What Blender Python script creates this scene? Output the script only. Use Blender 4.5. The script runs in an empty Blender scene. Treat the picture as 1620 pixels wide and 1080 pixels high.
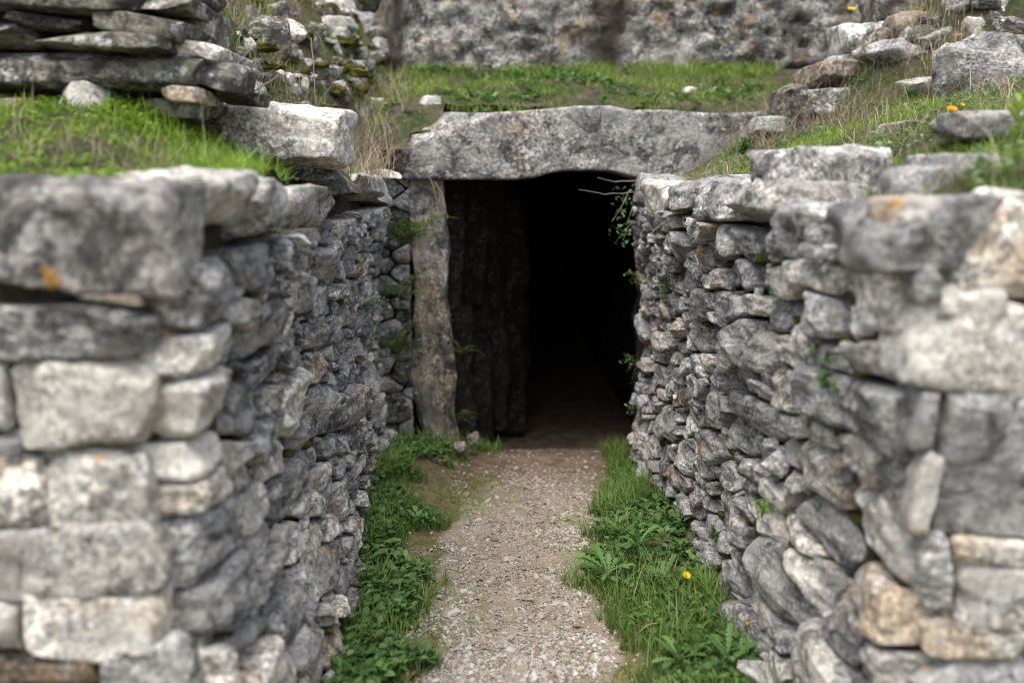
import bpy, math, random
import numpy as np
from mathutils import Vector, Euler

S = bpy.context.scene
COL = S.collection
rng = np.random.default_rng(7)
random.seed(7)

# ------------------------------------------------------------------ camera, world, sun, exposure
EYE = 1.6
FPX = 1500.0                       # focal length in pixels of a 1620 wide frame
TH = math.atan(265 / FPX)          # looking down a little
PS = math.atan(38 / FPX * math.cos(TH))
cam_d = bpy.data.cameras.new('camera')
cam = bpy.data.objects.new('camera', cam_d); COL.objects.link(cam)
cam.location = (0, 0, EYE)
cam.rotation_euler = (math.pi / 2 - TH, 0, -PS)
cam_d.sensor_width = 36.0
cam_d.lens = FPX / 1620 * 36.0
cam_d.clip_start = 0.05; cam_d.clip_end = 500
cam_d.dof.use_dof = True
cam_d.dof.focus_distance = 3.95
cam_d.dof.aperture_fstop = 1.2
S.camera = cam
S.cycles.filter_width = 1.0

W = bpy.data.worlds.new('World'); S.world = W; W.use_nodes = True
wn = W.node_tree.nodes; wl = W.node_tree.links
SUN_EL, SUN_AZ = math.radians(68), math.radians(205)   # azimuth measured clockwise from +Y
sky = wn.new('ShaderNodeTexSky'); sky.sky_type = 'NISHITA'; sky.sun_disc = False
sky.sun_elevation = SUN_EL; sky.sun_rotation = SUN_AZ
sky.air_density = 1.0; sky.dust_density = 2.5; sky.ozone_density = 1.0
hs = wn.new('ShaderNodeHueSaturation'); hs.inputs['Saturation'].default_value = 0.50
wl.new(sky.outputs[0], hs.inputs['Color'])
bg = wn['Background']; bg.inputs['Strength'].default_value = 0.13
wl.new(hs.outputs[0], bg.inputs['Color'])

sd = bpy.data.lights.new('sun', 'SUN'); sd.energy = 1.5; sd.angle = math.radians(45); sd.color = (1.0, 0.965, 0.92)
sun = bpy.data.objects.new('sun', sd); COL.objects.link(sun)
sdir = Vector((math.sin(SUN_AZ) * math.cos(SUN_EL), math.cos(SUN_AZ) * math.cos(SUN_EL), math.sin(SUN_EL)))
sun.rotation_euler = sdir.to_track_quat('Z', 'Y').to_euler(); sun.location = sdir * 20

S.view_settings.view_transform = 'Standard'; S.view_settings.look = 'None'
S.view_settings.gamma = 1.0; S.view_settings.use_curve_mapping = False
S.view_settings.exposure = 1.46

# ------------------------------------------------------------------ pixel rays -> world points (1620 x 1080 frame)
cf = np.array([math.cos(TH) * math.sin(PS), math.cos(TH) * math.cos(PS), -math.sin(TH)])
cr = np.array([math.cos(PS), -math.sin(PS), 0.0])
cu = np.cross(cr, cf)
CP = np.array([0, 0, EYE])
def ray(px, py): return cf + (px - 810) / FPX * cr - (py - 540) / FPX * cu
def at(px, py, Y): d = ray(px, py); return CP + d * (Y / d[1])
def on_x(px, py, X): d = ray(px, py); return CP + d * (X / d[0])
def on_z(px, py, z): d = ray(px, py); return CP + d * ((z - EYE) / d[2])

# ------------------------------------------------------------------ noise
def _h(ix, iy, iz, seed):
    h = (ix * 374761393 + iy * 668265263 + iz * 1440662683 + seed * 974711 + 1013904223) & 0xffffffff
    h = ((h ^ (h >> 13)) * 1274126177) & 0xffffffff
    h = ((h ^ (h >> 15)) * 2246822519) & 0xffffffff
    return ((h ^ (h >> 16)) & 0xffffff) / float(0xffffff) * 2 - 1
def vnoise(p, seed=0):
    p = np.asarray(p, float)
    i = np.floor(p).astype(np.int64); f = p - i; f = f * f * (3 - 2 * f)
    x, y, z = i[..., 0], i[..., 1], i[..., 2]; a, b, c = f[..., 0], f[..., 1], f[..., 2]
    r = 0
    for dx in (0, 1):
        for dy in (0, 1):
            for dz in (0, 1):
                r = r + _h(x + dx, y + dy, z + dz, seed) * (a if dx else 1 - a) * (b if dy else 1 - b) * (c if dz else 1 - c)
    return r
def fbm(p, octv=3, seed=0, gain=0.5):
    p = np.asarray(p, float); r = 0; a = 1
    for k in range(octv):
        r = r + a * vnoise(p * 2 ** k, seed + 17 * k); a *= gain
    return r
def sm(x): x = np.clip(x, 0, 1); return x * x * (3 - 2 * x)

# ------------------------------------------------------------------ mesh building
def mesh(name, V, F, mat, tone=None, smooth=True, attrs=None):
    """F: list of int arrays, each (n, k) of k-gons"""
    me = bpy.data.meshes.new(name)
    V = np.asarray(V, np.float32)
    F = [np.asarray(f, np.int32) for f in (F if isinstance(F, list) else [F]) if len(f)]
    me.vertices.add(len(V)); me.vertices.foreach_set('co', V.ravel())
    nl = sum(f.size for f in F); npoly = sum(len(f) for f in F)
    me.loops.add(nl); me.polygons.add(npoly)
    me.loops.foreach_set('vertex_index', np.concatenate([f.ravel() for f in F]))
    st = []; o = 0
    for f in F:
        st.append(o + np.arange(len(f), dtype=np.int32) * f.shape[1]); o += f.size
    me.polygons.foreach_set('loop_start', np.concatenate(st).astype(np.int32))
    me.polygons.foreach_set('use_smooth', np.full(npoly, smooth, bool))
    me.update(calc_edges=True)
    A = dict(attrs or {})
    if tone is not None: A['tone'] = np.broadcast_to(np.asarray(tone, np.float32), (len(V),))
    for k, v in A.items():
        at_ = me.attributes.new(k, 'FLOAT', 'POINT'); at_.data.foreach_set('value', np.ascontiguousarray(v, np.float32))
    for m in (mat if isinstance(mat, (list, tuple)) else [mat]): me.materials.append(m)
    return me
def link(name, me, parent=None, loc=(0, 0, 0), rot=(0, 0, 0), kind=None, scale=None):
    o = bpy.data.objects.new(name, me); COL.objects.link(o)
    o.location = loc; o.rotation_euler = rot
    if scale is not None: o.scale = (scale,) * 3
    if parent is not None: o.parent = parent
    if kind: o['kind'] = kind
    return o
def thing(name, label, cat, loc=(0, 0, 0), rot=(0, 0, 0), group=None):
    o = link(name, None, None, loc, rot); return tag(o, label, cat, group)
def tag(o, label, cat, group=None, kind=None):
    o['label'] = label; o['category'] = cat
    if group: o['group'] = group
    if kind: o['kind'] = kind
    return o
class Join:
    """collects pieces into one mesh"""
    def __init__(s): s.V = []; s.F = {}; s.T = []; s.n = 0
    def add(s, V, F, tone=0.5):
        V = np.asarray(V); s.V.append(V); s.T.append(np.full(len(V), tone) if np.isscalar(tone) else np.asarray(tone))
        for f in (F if isinstance(F, list) else [F]):
            f = np.asarray(f)
            if len(f): s.F.setdefault(f.shape[1], []).append(f + s.n)
        s.n += len(V)
    def mesh(s, name, mat, smooth=True):
        return mesh(name, np.concatenate(s.V), [np.concatenate(v) for v in s.F.values()], mat, np.concatenate(s.T), smooth)

# ------------------------------------------------------------------ materials
class N:
    def __init__(s, name):
        s.m = bpy.data.materials.new(name); s.m.use_nodes = True
        s.t = s.m.node_tree; s.n = s.t.nodes; s.l = s.t.links
        s.b = s.n['Principled BSDF']; s.b.inputs['Roughness'].default_value = 0.9
        s.b.inputs['Specular IOR Level'].default_value = 0.25
    def _in(s, sock, v):
        if v is None: return
        if hasattr(v, 'is_output'): s.l.new(v, sock)
        else:
            if sock.type == 'RGBA' and len(v) == 3: v = (*v, 1)
            sock.default_value = v
    def attr(s, n):
        a = s.n.new('ShaderNodeAttribute'); a.attribute_name = n; return a.outputs['Fac']
    def coord(s, off=None, scale=(1, 1, 1), which='Object'):
        c = s.n.new('ShaderNodeTexCoord').outputs[which]
        mp = s.n.new('ShaderNodeMapping'); mp.inputs['Scale'].default_value = scale; s.l.new(c, mp.inputs['Vector'])
        if off is not None:
            mm = s.math('MULTIPLY', off, 61.7)
            cx = s.n.new('ShaderNodeCombineXYZ')
            for k in range(3): s.l.new(mm, cx.inputs[k])
            s.l.new(cx.outputs[0], mp.inputs['Location'])
        return mp.outputs[0]
    def math(s, op, a, b=None, c=None, clamp=False):
        n = s.n.new('ShaderNodeMath'); n.operation = op; n.use_clamp = clamp
        for k, v in enumerate((a, b, c)):
            if v is not None: s._in(n.inputs[k], v)
        return n.outputs[0]
    def noise(s, vec, scale, detail=4, rough=0.55, dist=0.0):
        n = s.n.new('ShaderNodeTexNoise'); s._in(n.inputs['Vector'], vec)
        n.inputs['Scale'].default_value = scale; n.inputs['Detail'].default_value = detail
        n.inputs['Roughness'].default_value = rough; n.inputs['Distortion'].default_value = dist
        return n.outputs['Fac']
    def voro(s, vec, scale, feature='F1', rnd=1.0):
        n = s.n.new('ShaderNodeTexVoronoi'); n.feature = feature; s._in(n.inputs['Vector'], vec)
        n.inputs['Scale'].default_value = scale; n.inputs['Randomness'].default_value = rnd
        return n.outputs['Distance']
    def step(s, v, lo, hi, a=0.0, b=1.0):
        n = s.n.new('ShaderNodeMapRange'); n.interpolation_type = 'SMOOTHSTEP'
        s._in(n.inputs['Value'], v); n.inputs['From Min'].default_value = lo; n.inputs['From Max'].default_value = hi
        n.inputs['To Min'].default_value = a; n.inputs['To Max'].default_value = b
        return n.outputs[0]
    def mix(s, f, a, b, mode='MIX'):
        n = s.n.new('ShaderNodeMix'); n.data_type = 'RGBA'; n.blend_type = mode
        s._in(n.inputs[0], f); s._in(n.inputs[6], a); s._in(n.inputs[7], b)
        return n.outputs[2]
    def bump(s, h, strength=0.5, dist=0.01, normal=None):
        n = s.n.new('ShaderNodeBump'); n.inputs['Strength'].default_value = strength; n.inputs['Distance'].default_value = dist
        s.l.new(h, n.inputs['Height'])
        if normal is not None: s.l.new(normal, n.inputs['Normal'])
        return n.outputs[0]
    def done(s, color, normal=None, rough=None):
        s._in(s.b.inputs['Base Color'], color)
        if normal is not None: s.l.new(normal, s.b.inputs['Normal'])
        if rough is not None: s._in(s.b.inputs['Roughness'], rough)
        return s.m

def stone_mat(name, light=(0.50, 0.47, 0.42), mid=(0.27, 0.255, 0.235), dark=(0.065, 0.062, 0.06), ochre=(0.40, 0.27, 0.14),
              sc=1.0, darkcut=0.50, lichen=0.5, bump=0.9, pits=0.5, grain=(1, 1, 1), ocut=0.60, dark_streak=False):
    m = N(name); t = m.attr('tone')
    v = m.coord(t); vg = m.coord(t, grain)
    big = m.noise(v, 5.5 * sc, 6, 0.62, 0.4)
    col = m.mix(m.step(big, 0.36, 0.62), mid, light)
    # ochre iron stain on some stones
    st = m.math('MULTIPLY', m.step(m.noise(v, 4.1 * sc, 3, 0.5), ocut - 0.12, ocut + 0.08), m.step(m.math('FRACT', m.math('MULTIPLY', t, 7.31)), 0.35, 0.75))
    col = m.mix(m.math('MULTIPLY', st, 0.6), col, ochre)
    # blackish crust in blotches
    dk = m.noise(v, 7.0 * sc, 9, 0.75, 0.8)
    dkm = m.step(dk, darkcut, darkcut + 0.10)
    col = m.mix(m.math('MULTIPLY', dkm, 0.88), col, dark)
    clean = m.step(m.noise(v, 4.3 * sc, 4, 0.6), 0.38, 0.60)
    cd = m.voro(v, 4.0 * sc, 'DISTANCE_TO_EDGE'); crk = m.math('MAXIMUM', m.step(m.math('ADD', cd, m.math('MULTIPLY_ADD', m.noise(v, 11 * sc, 6, 0.75), 0.36, -0.18)), 0.0, 0.018), m.step(m.noise(v, 5.1 * sc, 2), 0.60, 0.52))
    # streaky grain
    gr = m.noise(vg, 30 * sc, 5, 0.7)
    col = m.mix(m.math('MULTIPLY_ADD', clean, 0.60, 0.25), col, m.mix(m.step(gr, 0.38, 0.62), (0.34, 0.34, 0.355), (1.36, 1.34, 1.31)), 'MULTIPLY')
    # pale grey lichen discs
    wl_ = m.noise(v, 16 * sc, 3, 0.6)
    wm = m.math('MULTIPLY', m.step(wl_, 0.57, 0.62), m.step(m.noise(v, 60 * sc, 3, 0.6), 0.38, 0.55))
    col = m.mix(m.math('MULTIPLY', wm, lichen), col, (0.58, 0.585, 0.56))
    # rare orange lichen
    ol = m.math('MULTIPLY', m.step(m.noise(v, 7.7 * sc, 4, 0.6), 0.66, 0.70), m.step(m.math('FRACT', m.math('MULTIPLY', t, 13.7)), 0.5, 0.6))
    col = m.mix(m.math('MULTIPLY', ol, min(0.8, lichen * 1.6) if lichen > 0.2 else 0.0), col, (0.55, 0.27, 0.04))
    # fine speckle and per stone value
    sp = m.noise(v, 75 * sc, 4, 0.75)
    col = m.mix(m.math('MULTIPLY_ADD', clean, 0.50, 0.30), col, m.mix(m.step(sp, 0.40, 0.60), (0.38, 0.38, 0.38), (1.42, 1.42, 1.42)), 'MULTIPLY')
    tv = m.math('MULTIPLY_ADD', m.math('FRACT', m.math('MULTIPLY', t, 3.17)), 0.62, 0.70)
    tvc = m.n.new('ShaderNodeCombineXYZ')
    for k in range(3): m.l.new(tv, tvc.inputs[k])
    col = m.mix(1.0, col, tvc.outputs[0], 'MULTIPLY')
    # relief: weathering ridges, pits
    pt = m.step(m.voro(v, 38 * sc), 0.0, 0.32)
    pm = m.step(m.noise(v, 8 * sc, 3), 0.48, 0.60)
    ptm = m.math('SUBTRACT', 1.0, m.math('MULTIPLY', m.math('SUBTRACT', 1.0, pt), m.math('MULTIPLY', pm, pits)))
    col = m.mix(m.math('SUBTRACT', 1.0, ptm), col, (0.05, 0.048, 0.045))
    h1 = m.noise(v, 14 * sc, 10, 0.72)
    h2 = m.noise(vg, 34 * sc, 6, 0.7)
    col = m.mix(m.math('MULTIPLY', m.math('SUBTRACT', 1.0, crk), 0.6), col, (0.04, 0.037, 0.034))
    if dark_streak: col = m.mix(m.math('MULTIPLY', m.attr('dark_streak'), m.step(m.noise(v, 6, 6, 0.7), 0.22, 0.48)), col, (0.026, 0.021, 0.015))
    hh = m.math('ADD', m.math('MULTIPLY_ADD', crk, 0.25, h1), m.math('ADD', m.math('MULTIPLY', h2, 0.45), m.math('MULTIPLY', ptm, 0.35)))
    return m.done(col, m.bump(hh, bump, 0.034), 0.92)

M = {}
M['stone'] = stone_mat('limestone', light=(0.50, 0.482, 0.452), mid=(0.262, 0.254, 0.248), darkcut=0.52, grain=(0.8, 0.35, 1.6), ocut=0.66)
M['stone_pale'] = stone_mat('pale_limestone', light=(0.62, 0.58, 0.51), mid=(0.40, 0.375, 0.335), darkcut=0.58, lichen=0.6, pits=0.25, bump=0.7)
M['stone_dark'] = stone_mat('crusted_limestone', light=(0.36, 0.335, 0.275), mid=(0.17, 0.155, 0.12), darkcut=0.45, lichen=0.7, grain=(0.5, 0.5, 1.8), ocut=0.72)
M['stone_lintel'] = stone_mat('lintel_limestone', light=(0.46, 0.44, 0.405), mid=(0.265, 0.255, 0.24), darkcut=0.49, sc=0.75, pits=0.6, lichen=0.7, bump=0.8, ocut=0.68)
M['stone_cap'] = stone_mat('capstone_limestone', light=(0.50, 0.47, 0.43), mid=(0.27, 0.25, 0.225), darkcut=0.47, sc=0.8, lichen=0.7)
M['stone_cliff'] = stone_mat('cliff_rock', light=(0.44, 0.42, 0.39), mid=(0.23, 0.218, 0.20), darkcut=0.47, sc=0.8, pits=1.0, bump=1.0, grain=(0.7, 0.7, 1.2), lichen=0.55, dark_streak=True)
M['stone_tan'] = stone_mat('tan_limestone', light=(0.34, 0.285, 0.22), mid=(0.20, 0.155, 0.11), darkcut=0.53, sc=0.8, grain=(1.1, 1.1, 0.6), ocut=0.5)
M['stone_jamb'] = stone_mat('jamb_limestone', light=(0.36, 0.32, 0.275), mid=(0.175, 0.148, 0.118), darkcut=0.50, sc=0.7, grain=(1.2, 1.2, 0.5), ocut=0.55, bump=1.0)
M['stone_shade_tint'] = stone_mat('shade_tinted_limestone', light=(0.042, 0.034, 0.026), mid=(0.024, 0.019, 0.015), dark=(0.016, 0.014, 0.012), darkcut=0.5, lichen=0.1, ocut=0.95)  # near-black tone puts the unlit interior's shade into the stone colour
M['stone_white'] = stone_mat('white_limestone', light=(0.72, 0.68, 0.60), mid=(0.50, 0.46, 0.39), darkcut=0.64, lichen=0.4, pits=0.1, bump=0.4)

def soil_mat():
    m = N('soil'); v = m.coord()
    c = m.mix(m.step(m.noise(v, 14, 8, 0.7), 0.35, 0.65), (0.030, 0.024, 0.017), (0.085, 0.066, 0.045))
    c = m.mix(m.step(m.noise(v, 6, 4), 0.55, 0.65, 0, 0.7), c, (0.055, 0.06, 0.018))
    return m.done(c, m.bump(m.noise(v, 40, 6, 0.7), 0.9, 0.03))
M['soil'] = soil_mat()
def moss_mat():
    m = N('moss'); v = m.coord(m.attr('tone'))
    c = m.mix(m.step(m.noise(v, 25, 5, 0.7), 0.35, 0.65), (0.045, 0.045, 0.010), (0.19, 0.165, 0.025))
    c = m.mix(m.step(m.noise(v, 160, 2), 0.3, 0.7), m.mix(1.0, c, (0.45, 0.45, 0.45), 'MULTIPLY'), c)
    return m.done(c, m.bump(m.noise(v, 170, 3, 0.7), 1.0, 0.012))
M['moss'] = moss_mat()
def hill_mat():
    m = N('hillside_earth'); v = m.coord()
    c = m.mix(m.step(m.noise(v, 9, 8, 0.7), 0.35, 0.65), (0.055, 0.044, 0.028), (0.15, 0.122, 0.082))
    g = m.step(m.noise(v, 3.3, 6, 0.65), 0.42, 0.56)
    c = m.mix(m.math('MULTIPLY', g, 0.8), c, m.mix(m.step(m.noise(v, 30, 4), 0.4, 0.6), (0.035, 0.055, 0.012), (0.10, 0.12, 0.03)))
    return m.done(c, m.bump(m.noise(v, 45, 7, 0.75), 1.0, 0.04))
M['hill'] = hill_mat()
def path_mat():
    m = N('path_earth'); v = m.coord(); mo = m.attr('moss'); dk = m.attr('soil_shade')
    c = m.mix(m.step(m.noise(v, 5, 6, 0.65), 0.35, 0.65), (0.185, 0.145, 0.102), (0.29, 0.237, 0.178))
    c = m.mix(m.step(m.noise(v, 70, 4, 0.7), 0.52, 0.62, 0, 0.7), c, (0.33, 0.305, 0.27))
    c = m.mix(m.step(m.voro(v, 130), 0.05, 0.4, 0.55, 0), c, (0.13, 0.10, 0.07))
    mc = m.mix(m.step(m.noise(v, 22, 6, 0.7), 0.35, 0.62), (0.07, 0.062, 0.026), (0.15, 0.135, 0.05))
    mc = m.mix(m.step(m.noise(v, 8, 4, 0.7), 0.5, 0.6, 0, 0.7), mc, (0.16, 0.13, 0.09))
    mm = m.step(m.math('ADD', mo, m.math('MULTIPLY_ADD', m.noise(v, 9, 6, 0.7), 0.9, -0.45)), 0.32, 0.68)
    c = m.mix(mm, c, mc)
    c = m.mix(dk, c, m.mix(m.step(m.noise(v, 12, 6), 0.4, 0.6), (0.085, 0.056, 0.036), (0.15, 0.105, 0.07)))
    h = m.math('ADD', m.noise(v, 60, 6, 0.7), m.math('MULTIPLY', m.voro(v, 120), 0.5))
    return m.done(c, m.bump(h, 0.9, 0.012))
M['path'] = path_mat()
def pebble_mat():
    m = N('gravel_chips'); t = m.attr('tone'); v = m.coord(t)
    r = m.n.new('ShaderNodeValToRGB'); e = r.color_ramp.elements
    e[0].position = 0.0; e[0].color = (0.13, 0.10, 0.07, 1); e[1].position = 1.0; e[1].color = (0.58, 0.56, 0.53, 1)
    for p, c in ((0.3, (0.23, 0.185, 0.135, 1)), (0.6, (0.31, 0.285, 0.255, 1)), (0.85, (0.42, 0.405, 0.375, 1))):
        q = e.new(p); q.color = c
    m.l.new(t, r.inputs[0])
    c = m.mix(0.6, r.outputs[0], m.mix(m.noise(v, 90, 3), (0.6, 0.6, 0.6), (1.35, 1.35, 1.35)), 'MULTIPLY')
    return m.done(c, m.bump(m.noise(v, 120, 3), 0.5, 0.006))
M['pebble'] = pebble_mat()
def leaf_mat(name, c0, c1, trans=0.35, rough=0.5, tip=None):
    m = N(name); t = m.attr('tone'); v = m.coord()
    c = m.mix(m.step(t, 0, 1), c0, c1)
    c = m.mix(0.5, c, m.mix(m.noise(v, 60, 3), (0.6, 0.6, 0.6), (1.4, 1.4, 1.4)), 'MULTIPLY')
    if tip is not None: c = m.mix(m.step(m.noise(v, 9, 2), 0.6, 0.7, 0, 0.8), c, tip)
    m.done(c, m.bump(m.noise(v, 45, 2), 0.35, 0.01), rough)
    m.b.inputs['Specular IOR Level'].default_value = 0.35
    tr = m.n.new('ShaderNodeBsdfTranslucent'); m._in(tr.inputs['Color'], c)
    mx = m.n.new('ShaderNodeMixShader'); mx.inputs[0].default_value = trans
    m.l.new(m.b.outputs[0], mx.inputs[1]); m.l.new(tr.outputs[0], mx.inputs[2])
    m.l.new(mx.outputs[0], m.n['Material Output'].inputs['Surface'])
    return m.m
M['grass'] = leaf_mat('grass_blades', (0.105, 0.165, 0.024), (0.24, 0.32, 0.058))
M['grass_bright'] = leaf_mat('bright_grass', (0.105, 0.195, 0.018), (0.25, 0.37, 0.045), 0.45)
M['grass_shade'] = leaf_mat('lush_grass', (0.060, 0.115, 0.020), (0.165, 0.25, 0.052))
M['straw'] = leaf_mat('dry_straw', (0.20, 0.15, 0.10), (0.42, 0.345, 0.24), 0.2, 0.8)
M['leaf'] = leaf_mat('weed_leaf', (0.042, 0.105, 0.024), (0.15, 0.255, 0.07))
M['leaf_pale'] = leaf_mat('pale_leaf', (0.09, 0.17, 0.05), (0.22, 0.30, 0.13))
M['leaf_bright'] = leaf_mat('bright_leaf', (0.11, 0.20, 0.02), (0.26, 0.36, 0.05), 0.4)
M['fern'] = leaf_mat('fern_green', (0.055, 0.10, 0.022), (0.19, 0.25, 0.07))
M['twig'] = leaf_mat('twig_bark', (0.11, 0.085, 0.065), (0.24, 0.20, 0.16), 0.0, 0.9)
M['petal_yellow'] = leaf_mat('yellow_petal', (0.80, 0.55, 0.01), (0.85, 0.62, 0.02), 0.3)
M['petal_orange'] = leaf_mat('orange_petal', (0.75, 0.34, 0.01), (0.80, 0.42, 0.02), 0.3)
M['petal_pink'] = leaf_mat('violet_petal', (0.42, 0.10, 0.50), (0.55, 0.20, 0.62), 0.3)
M['dead_leaf'] = leaf_mat('dead_leaf', (0.16, 0.075, 0.035), (0.28, 0.15, 0.08), 0.15, 0.8)

# ------------------------------------------------------------------ block stones (rounded, chipped, weathered)
_cs = {}
def cube_sphere(n):
    if n in _cs: return _cs[n]
    g = np.linspace(-1, 1, n + 1); d = {}; V = []; F = []
    def vid(p):
        k = tuple(np.round(p, 5))
        if k not in d: d[k] = len(V); V.append(p)
        return d[k]
    for ax in range(3):
        for s in (-1, 1):
            ids = [[None] * (n + 1) for _ in range(n + 1)]
            for i in range(n + 1):
                for j in range(n + 1):
                    p = [0, 0, 0]; p[ax] = s; p[(ax + 1) % 3] = g[i]; p[(ax + 2) % 3] = g[j]; ids[i][j] = vid(p)
            for i in range(n):
                for j in range(n):
                    q = [ids[i][j], ids[i + 1][j], ids[i + 1][j + 1], ids[i][j + 1]]
                    F.append(q if s > 0 else q[::-1])
    _cs[n] = (np.array(V, float), np.array(F, int)); return _cs[n]

def block(size, seed, rnd=0.25, n=8, facets=7, amp=0.07, taper=0.12, fine=0.025, sag=0.0):
    r = np.random.default_rng(seed)
    U, F = cube_sphere(n)
    h = np.array(size, float) / 2
    rad = rnd * h.min() * 2 * 0.6
    q = U * h
    inner = np.clip(q, -(h - rad), h - rad)
    d = q - inner; L = np.linalg.norm(d, axis=1, keepdims=True); L[L == 0] = 1
    p = inner + d / L * rad
    # skew and taper so that no block is a true box
    tp = r.uniform(-taper, taper, 6)
    u = p / h
    p = p * np.stack([1 + tp[0] * u[:, 2] + tp[1] * u[:, 1], 1 + tp[2] * u[:, 0], 1 + tp[3] * u[:, 0] + tp[4] * u[:, 1]], 1)
    p[:, 2] += tp[5] * 0.6 * h[2] * u[:, 0]
    if sag: p[:, 2] -= sag * (u[:, 0] ** 2)
    for k in range(int(facets * 1.8)):
        dd = r.normal(size=3); dd /= np.linalg.norm(dd)
        dn = dd / h; dn /= np.linalg.norm(dn)
        pr = p @ dn; off = pr.max() * r.uniform(0.70, 0.95)
        p = p - np.outer(np.maximum(0, pr - off), dn)
    s = float(np.prod(h) ** (1 / 3)); sd_ = int(r.integers(1, 99999))
    nd = p / np.linalg.norm(p / h, axis=1, keepdims=True) / h.max(); nd = p / (np.linalg.norm(p, axis=1, keepdims=True) + 1e-9)
    p = p + nd * (fbm(p / s * 1.1, 3, sd_, 0.6) * amp * s * 1.4)[:, None]
    p = p - nd * ((np.abs(fbm(p / s * 1.9, 3, sd_ + 3)) - 0.2) * amp * s * 1.3)[:, None]
    if fine: p = p + nd * (fbm(p / s * 4.5, 2, sd_ + 5) * fine * s * 2)[:, None]
    return p, F

def rot2(p, rot):
    m = np.array(Euler(rot).to_matrix()); return p @ m.T

def put_block(name, parent, c, size, mat, seed, rot=(0, 0, 0), tone=None, **k):
    V, F = block(size, seed, **k)
    me = mesh(name, V, F, mat, np.random.default_rng(seed + 1).random() if tone is None else tone)
    return link(name, me, parent, tuple(c), rot)

def px_block(name, parent, rect, Y, depth, mat, seed, rot=0.0, back=0.5, tone=None, **k):
    """stone whose front face at distance Y spans rect = (x0, y0, x1, y1) in the photo"""
    a = at(rect[0], rect[1], Y); b = at(rect[2], rect[3], Y)
    c = np.array([(a[0] + b[0]) / 2, Y + depth * back, (a[2] + b[2]) / 2])
    return put_block(name, parent, c, (abs(b[0] - a[0]), depth, abs(a[2] - b[2])), mat, seed, (0, rot, 0), tone, **k)

# ------------------------------------------------------------------ irregular rubble layout: power diagram in a stretched plane
def clip(poly, a, b):
    """keep a.x <= b"""
    out = []; n = len(poly)
    dv = [a[0] * p[0] + a[1] * p[1] - b for p in poly]
    for i in range(n):
        p, q, dp, dq = poly[i], poly[(i + 1) % n], dv[i], dv[(i + 1) % n]
        if dp <= 0: out.append(p)
        if (dp < 0 < dq) or (dq < 0 < dp):
            t = dp / (dp - dq); out.append((p[0] + (q[0] - p[0]) * t, p[1] + (q[1] - p[1]) * t))
    return out
def rubble_cells(u0, u1, v0, v1, hfun, aspect, r, pack=0.80):
    """cells as (poly (u,v)); hfun(u, v) = local stone height"""
    P = []; R = []
    tries = 0
    while tries < 6500:
        tries += 1
        u = r.uniform(u0, u1); v = r.uniform(v0, v1); k = r.choice([0.55, 0.8, 1.0, 1.0, 1.25, 1.6])
        if tries > 3500: k = min(k, 0.8)
        if tries > 5000: k = 0.6
        h = hfun(u, v) * k
        if P:
            A = np.array(P); B = np.array(R)
            dd = np.hypot((A[:, 0] - u) / aspect, A[:, 1] - v)
            if (dd < pack * (B + h) / 2).any(): continue
        P.append((u, v)); R.append(h)
    P = np.array(P); R = np.array(R); Q = P / np.array([aspect, 1])
    cells = []
    for i in range(len(Q)):
        poly = [(u0 / aspect, v0), (u1 / aspect, v0), (u1 / aspect, v1), (u0 / aspect, v1)]
        d2 = ((Q - Q[i]) ** 2).sum(1); idx = np.argsort(d2)[1:36]
        for j in idx:
            a = 2 * (Q[j] - Q[i]); b = (Q[j] @ Q[j] - (R[j] * .5) ** 2) - (Q[i] @ Q[i] - (R[i] * .5) ** 2)
            poly = clip(poly, a, b)
            if len(poly) < 3: break
        if len(poly) >= 3: cells.append(np.array(poly) * np.array([aspect, 1]))
    return cells
def area_c(p):
    x, y = p[:, 0], p[:, 1]; x2, y2 = np.roll(x, -1), np.roll(y, -1); c = x * y2 - x2 * y; A = c.sum() / 2
    return A, np.array([((x + x2) * c).sum(), ((y + y2) * c).sum()]) / (6 * A)

_tp = {}
def disc_topo(Nn, R):
    """centre + R rings; returns tri and quad faces"""
    if (Nn, R) in _tp: return _tp[(Nn, R)]
    k = np.arange(Nn); k2 = (k + 1) % Nn
    T = np.stack([np.zeros(Nn, int), 1 + k, 1 + k2], 1)
    Q = [np.stack([1 + r_ * Nn + k, 1 + (r_ + 1) * Nn + k, 1 + (r_ + 1) * Nn + k2, 1 + r_ * Nn + k2], 1) for r_ in range(R - 1)]
    _tp[(Nn, R)] = (T, np.concatenate(Q)); return _tp[(Nn, R)]

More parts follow.
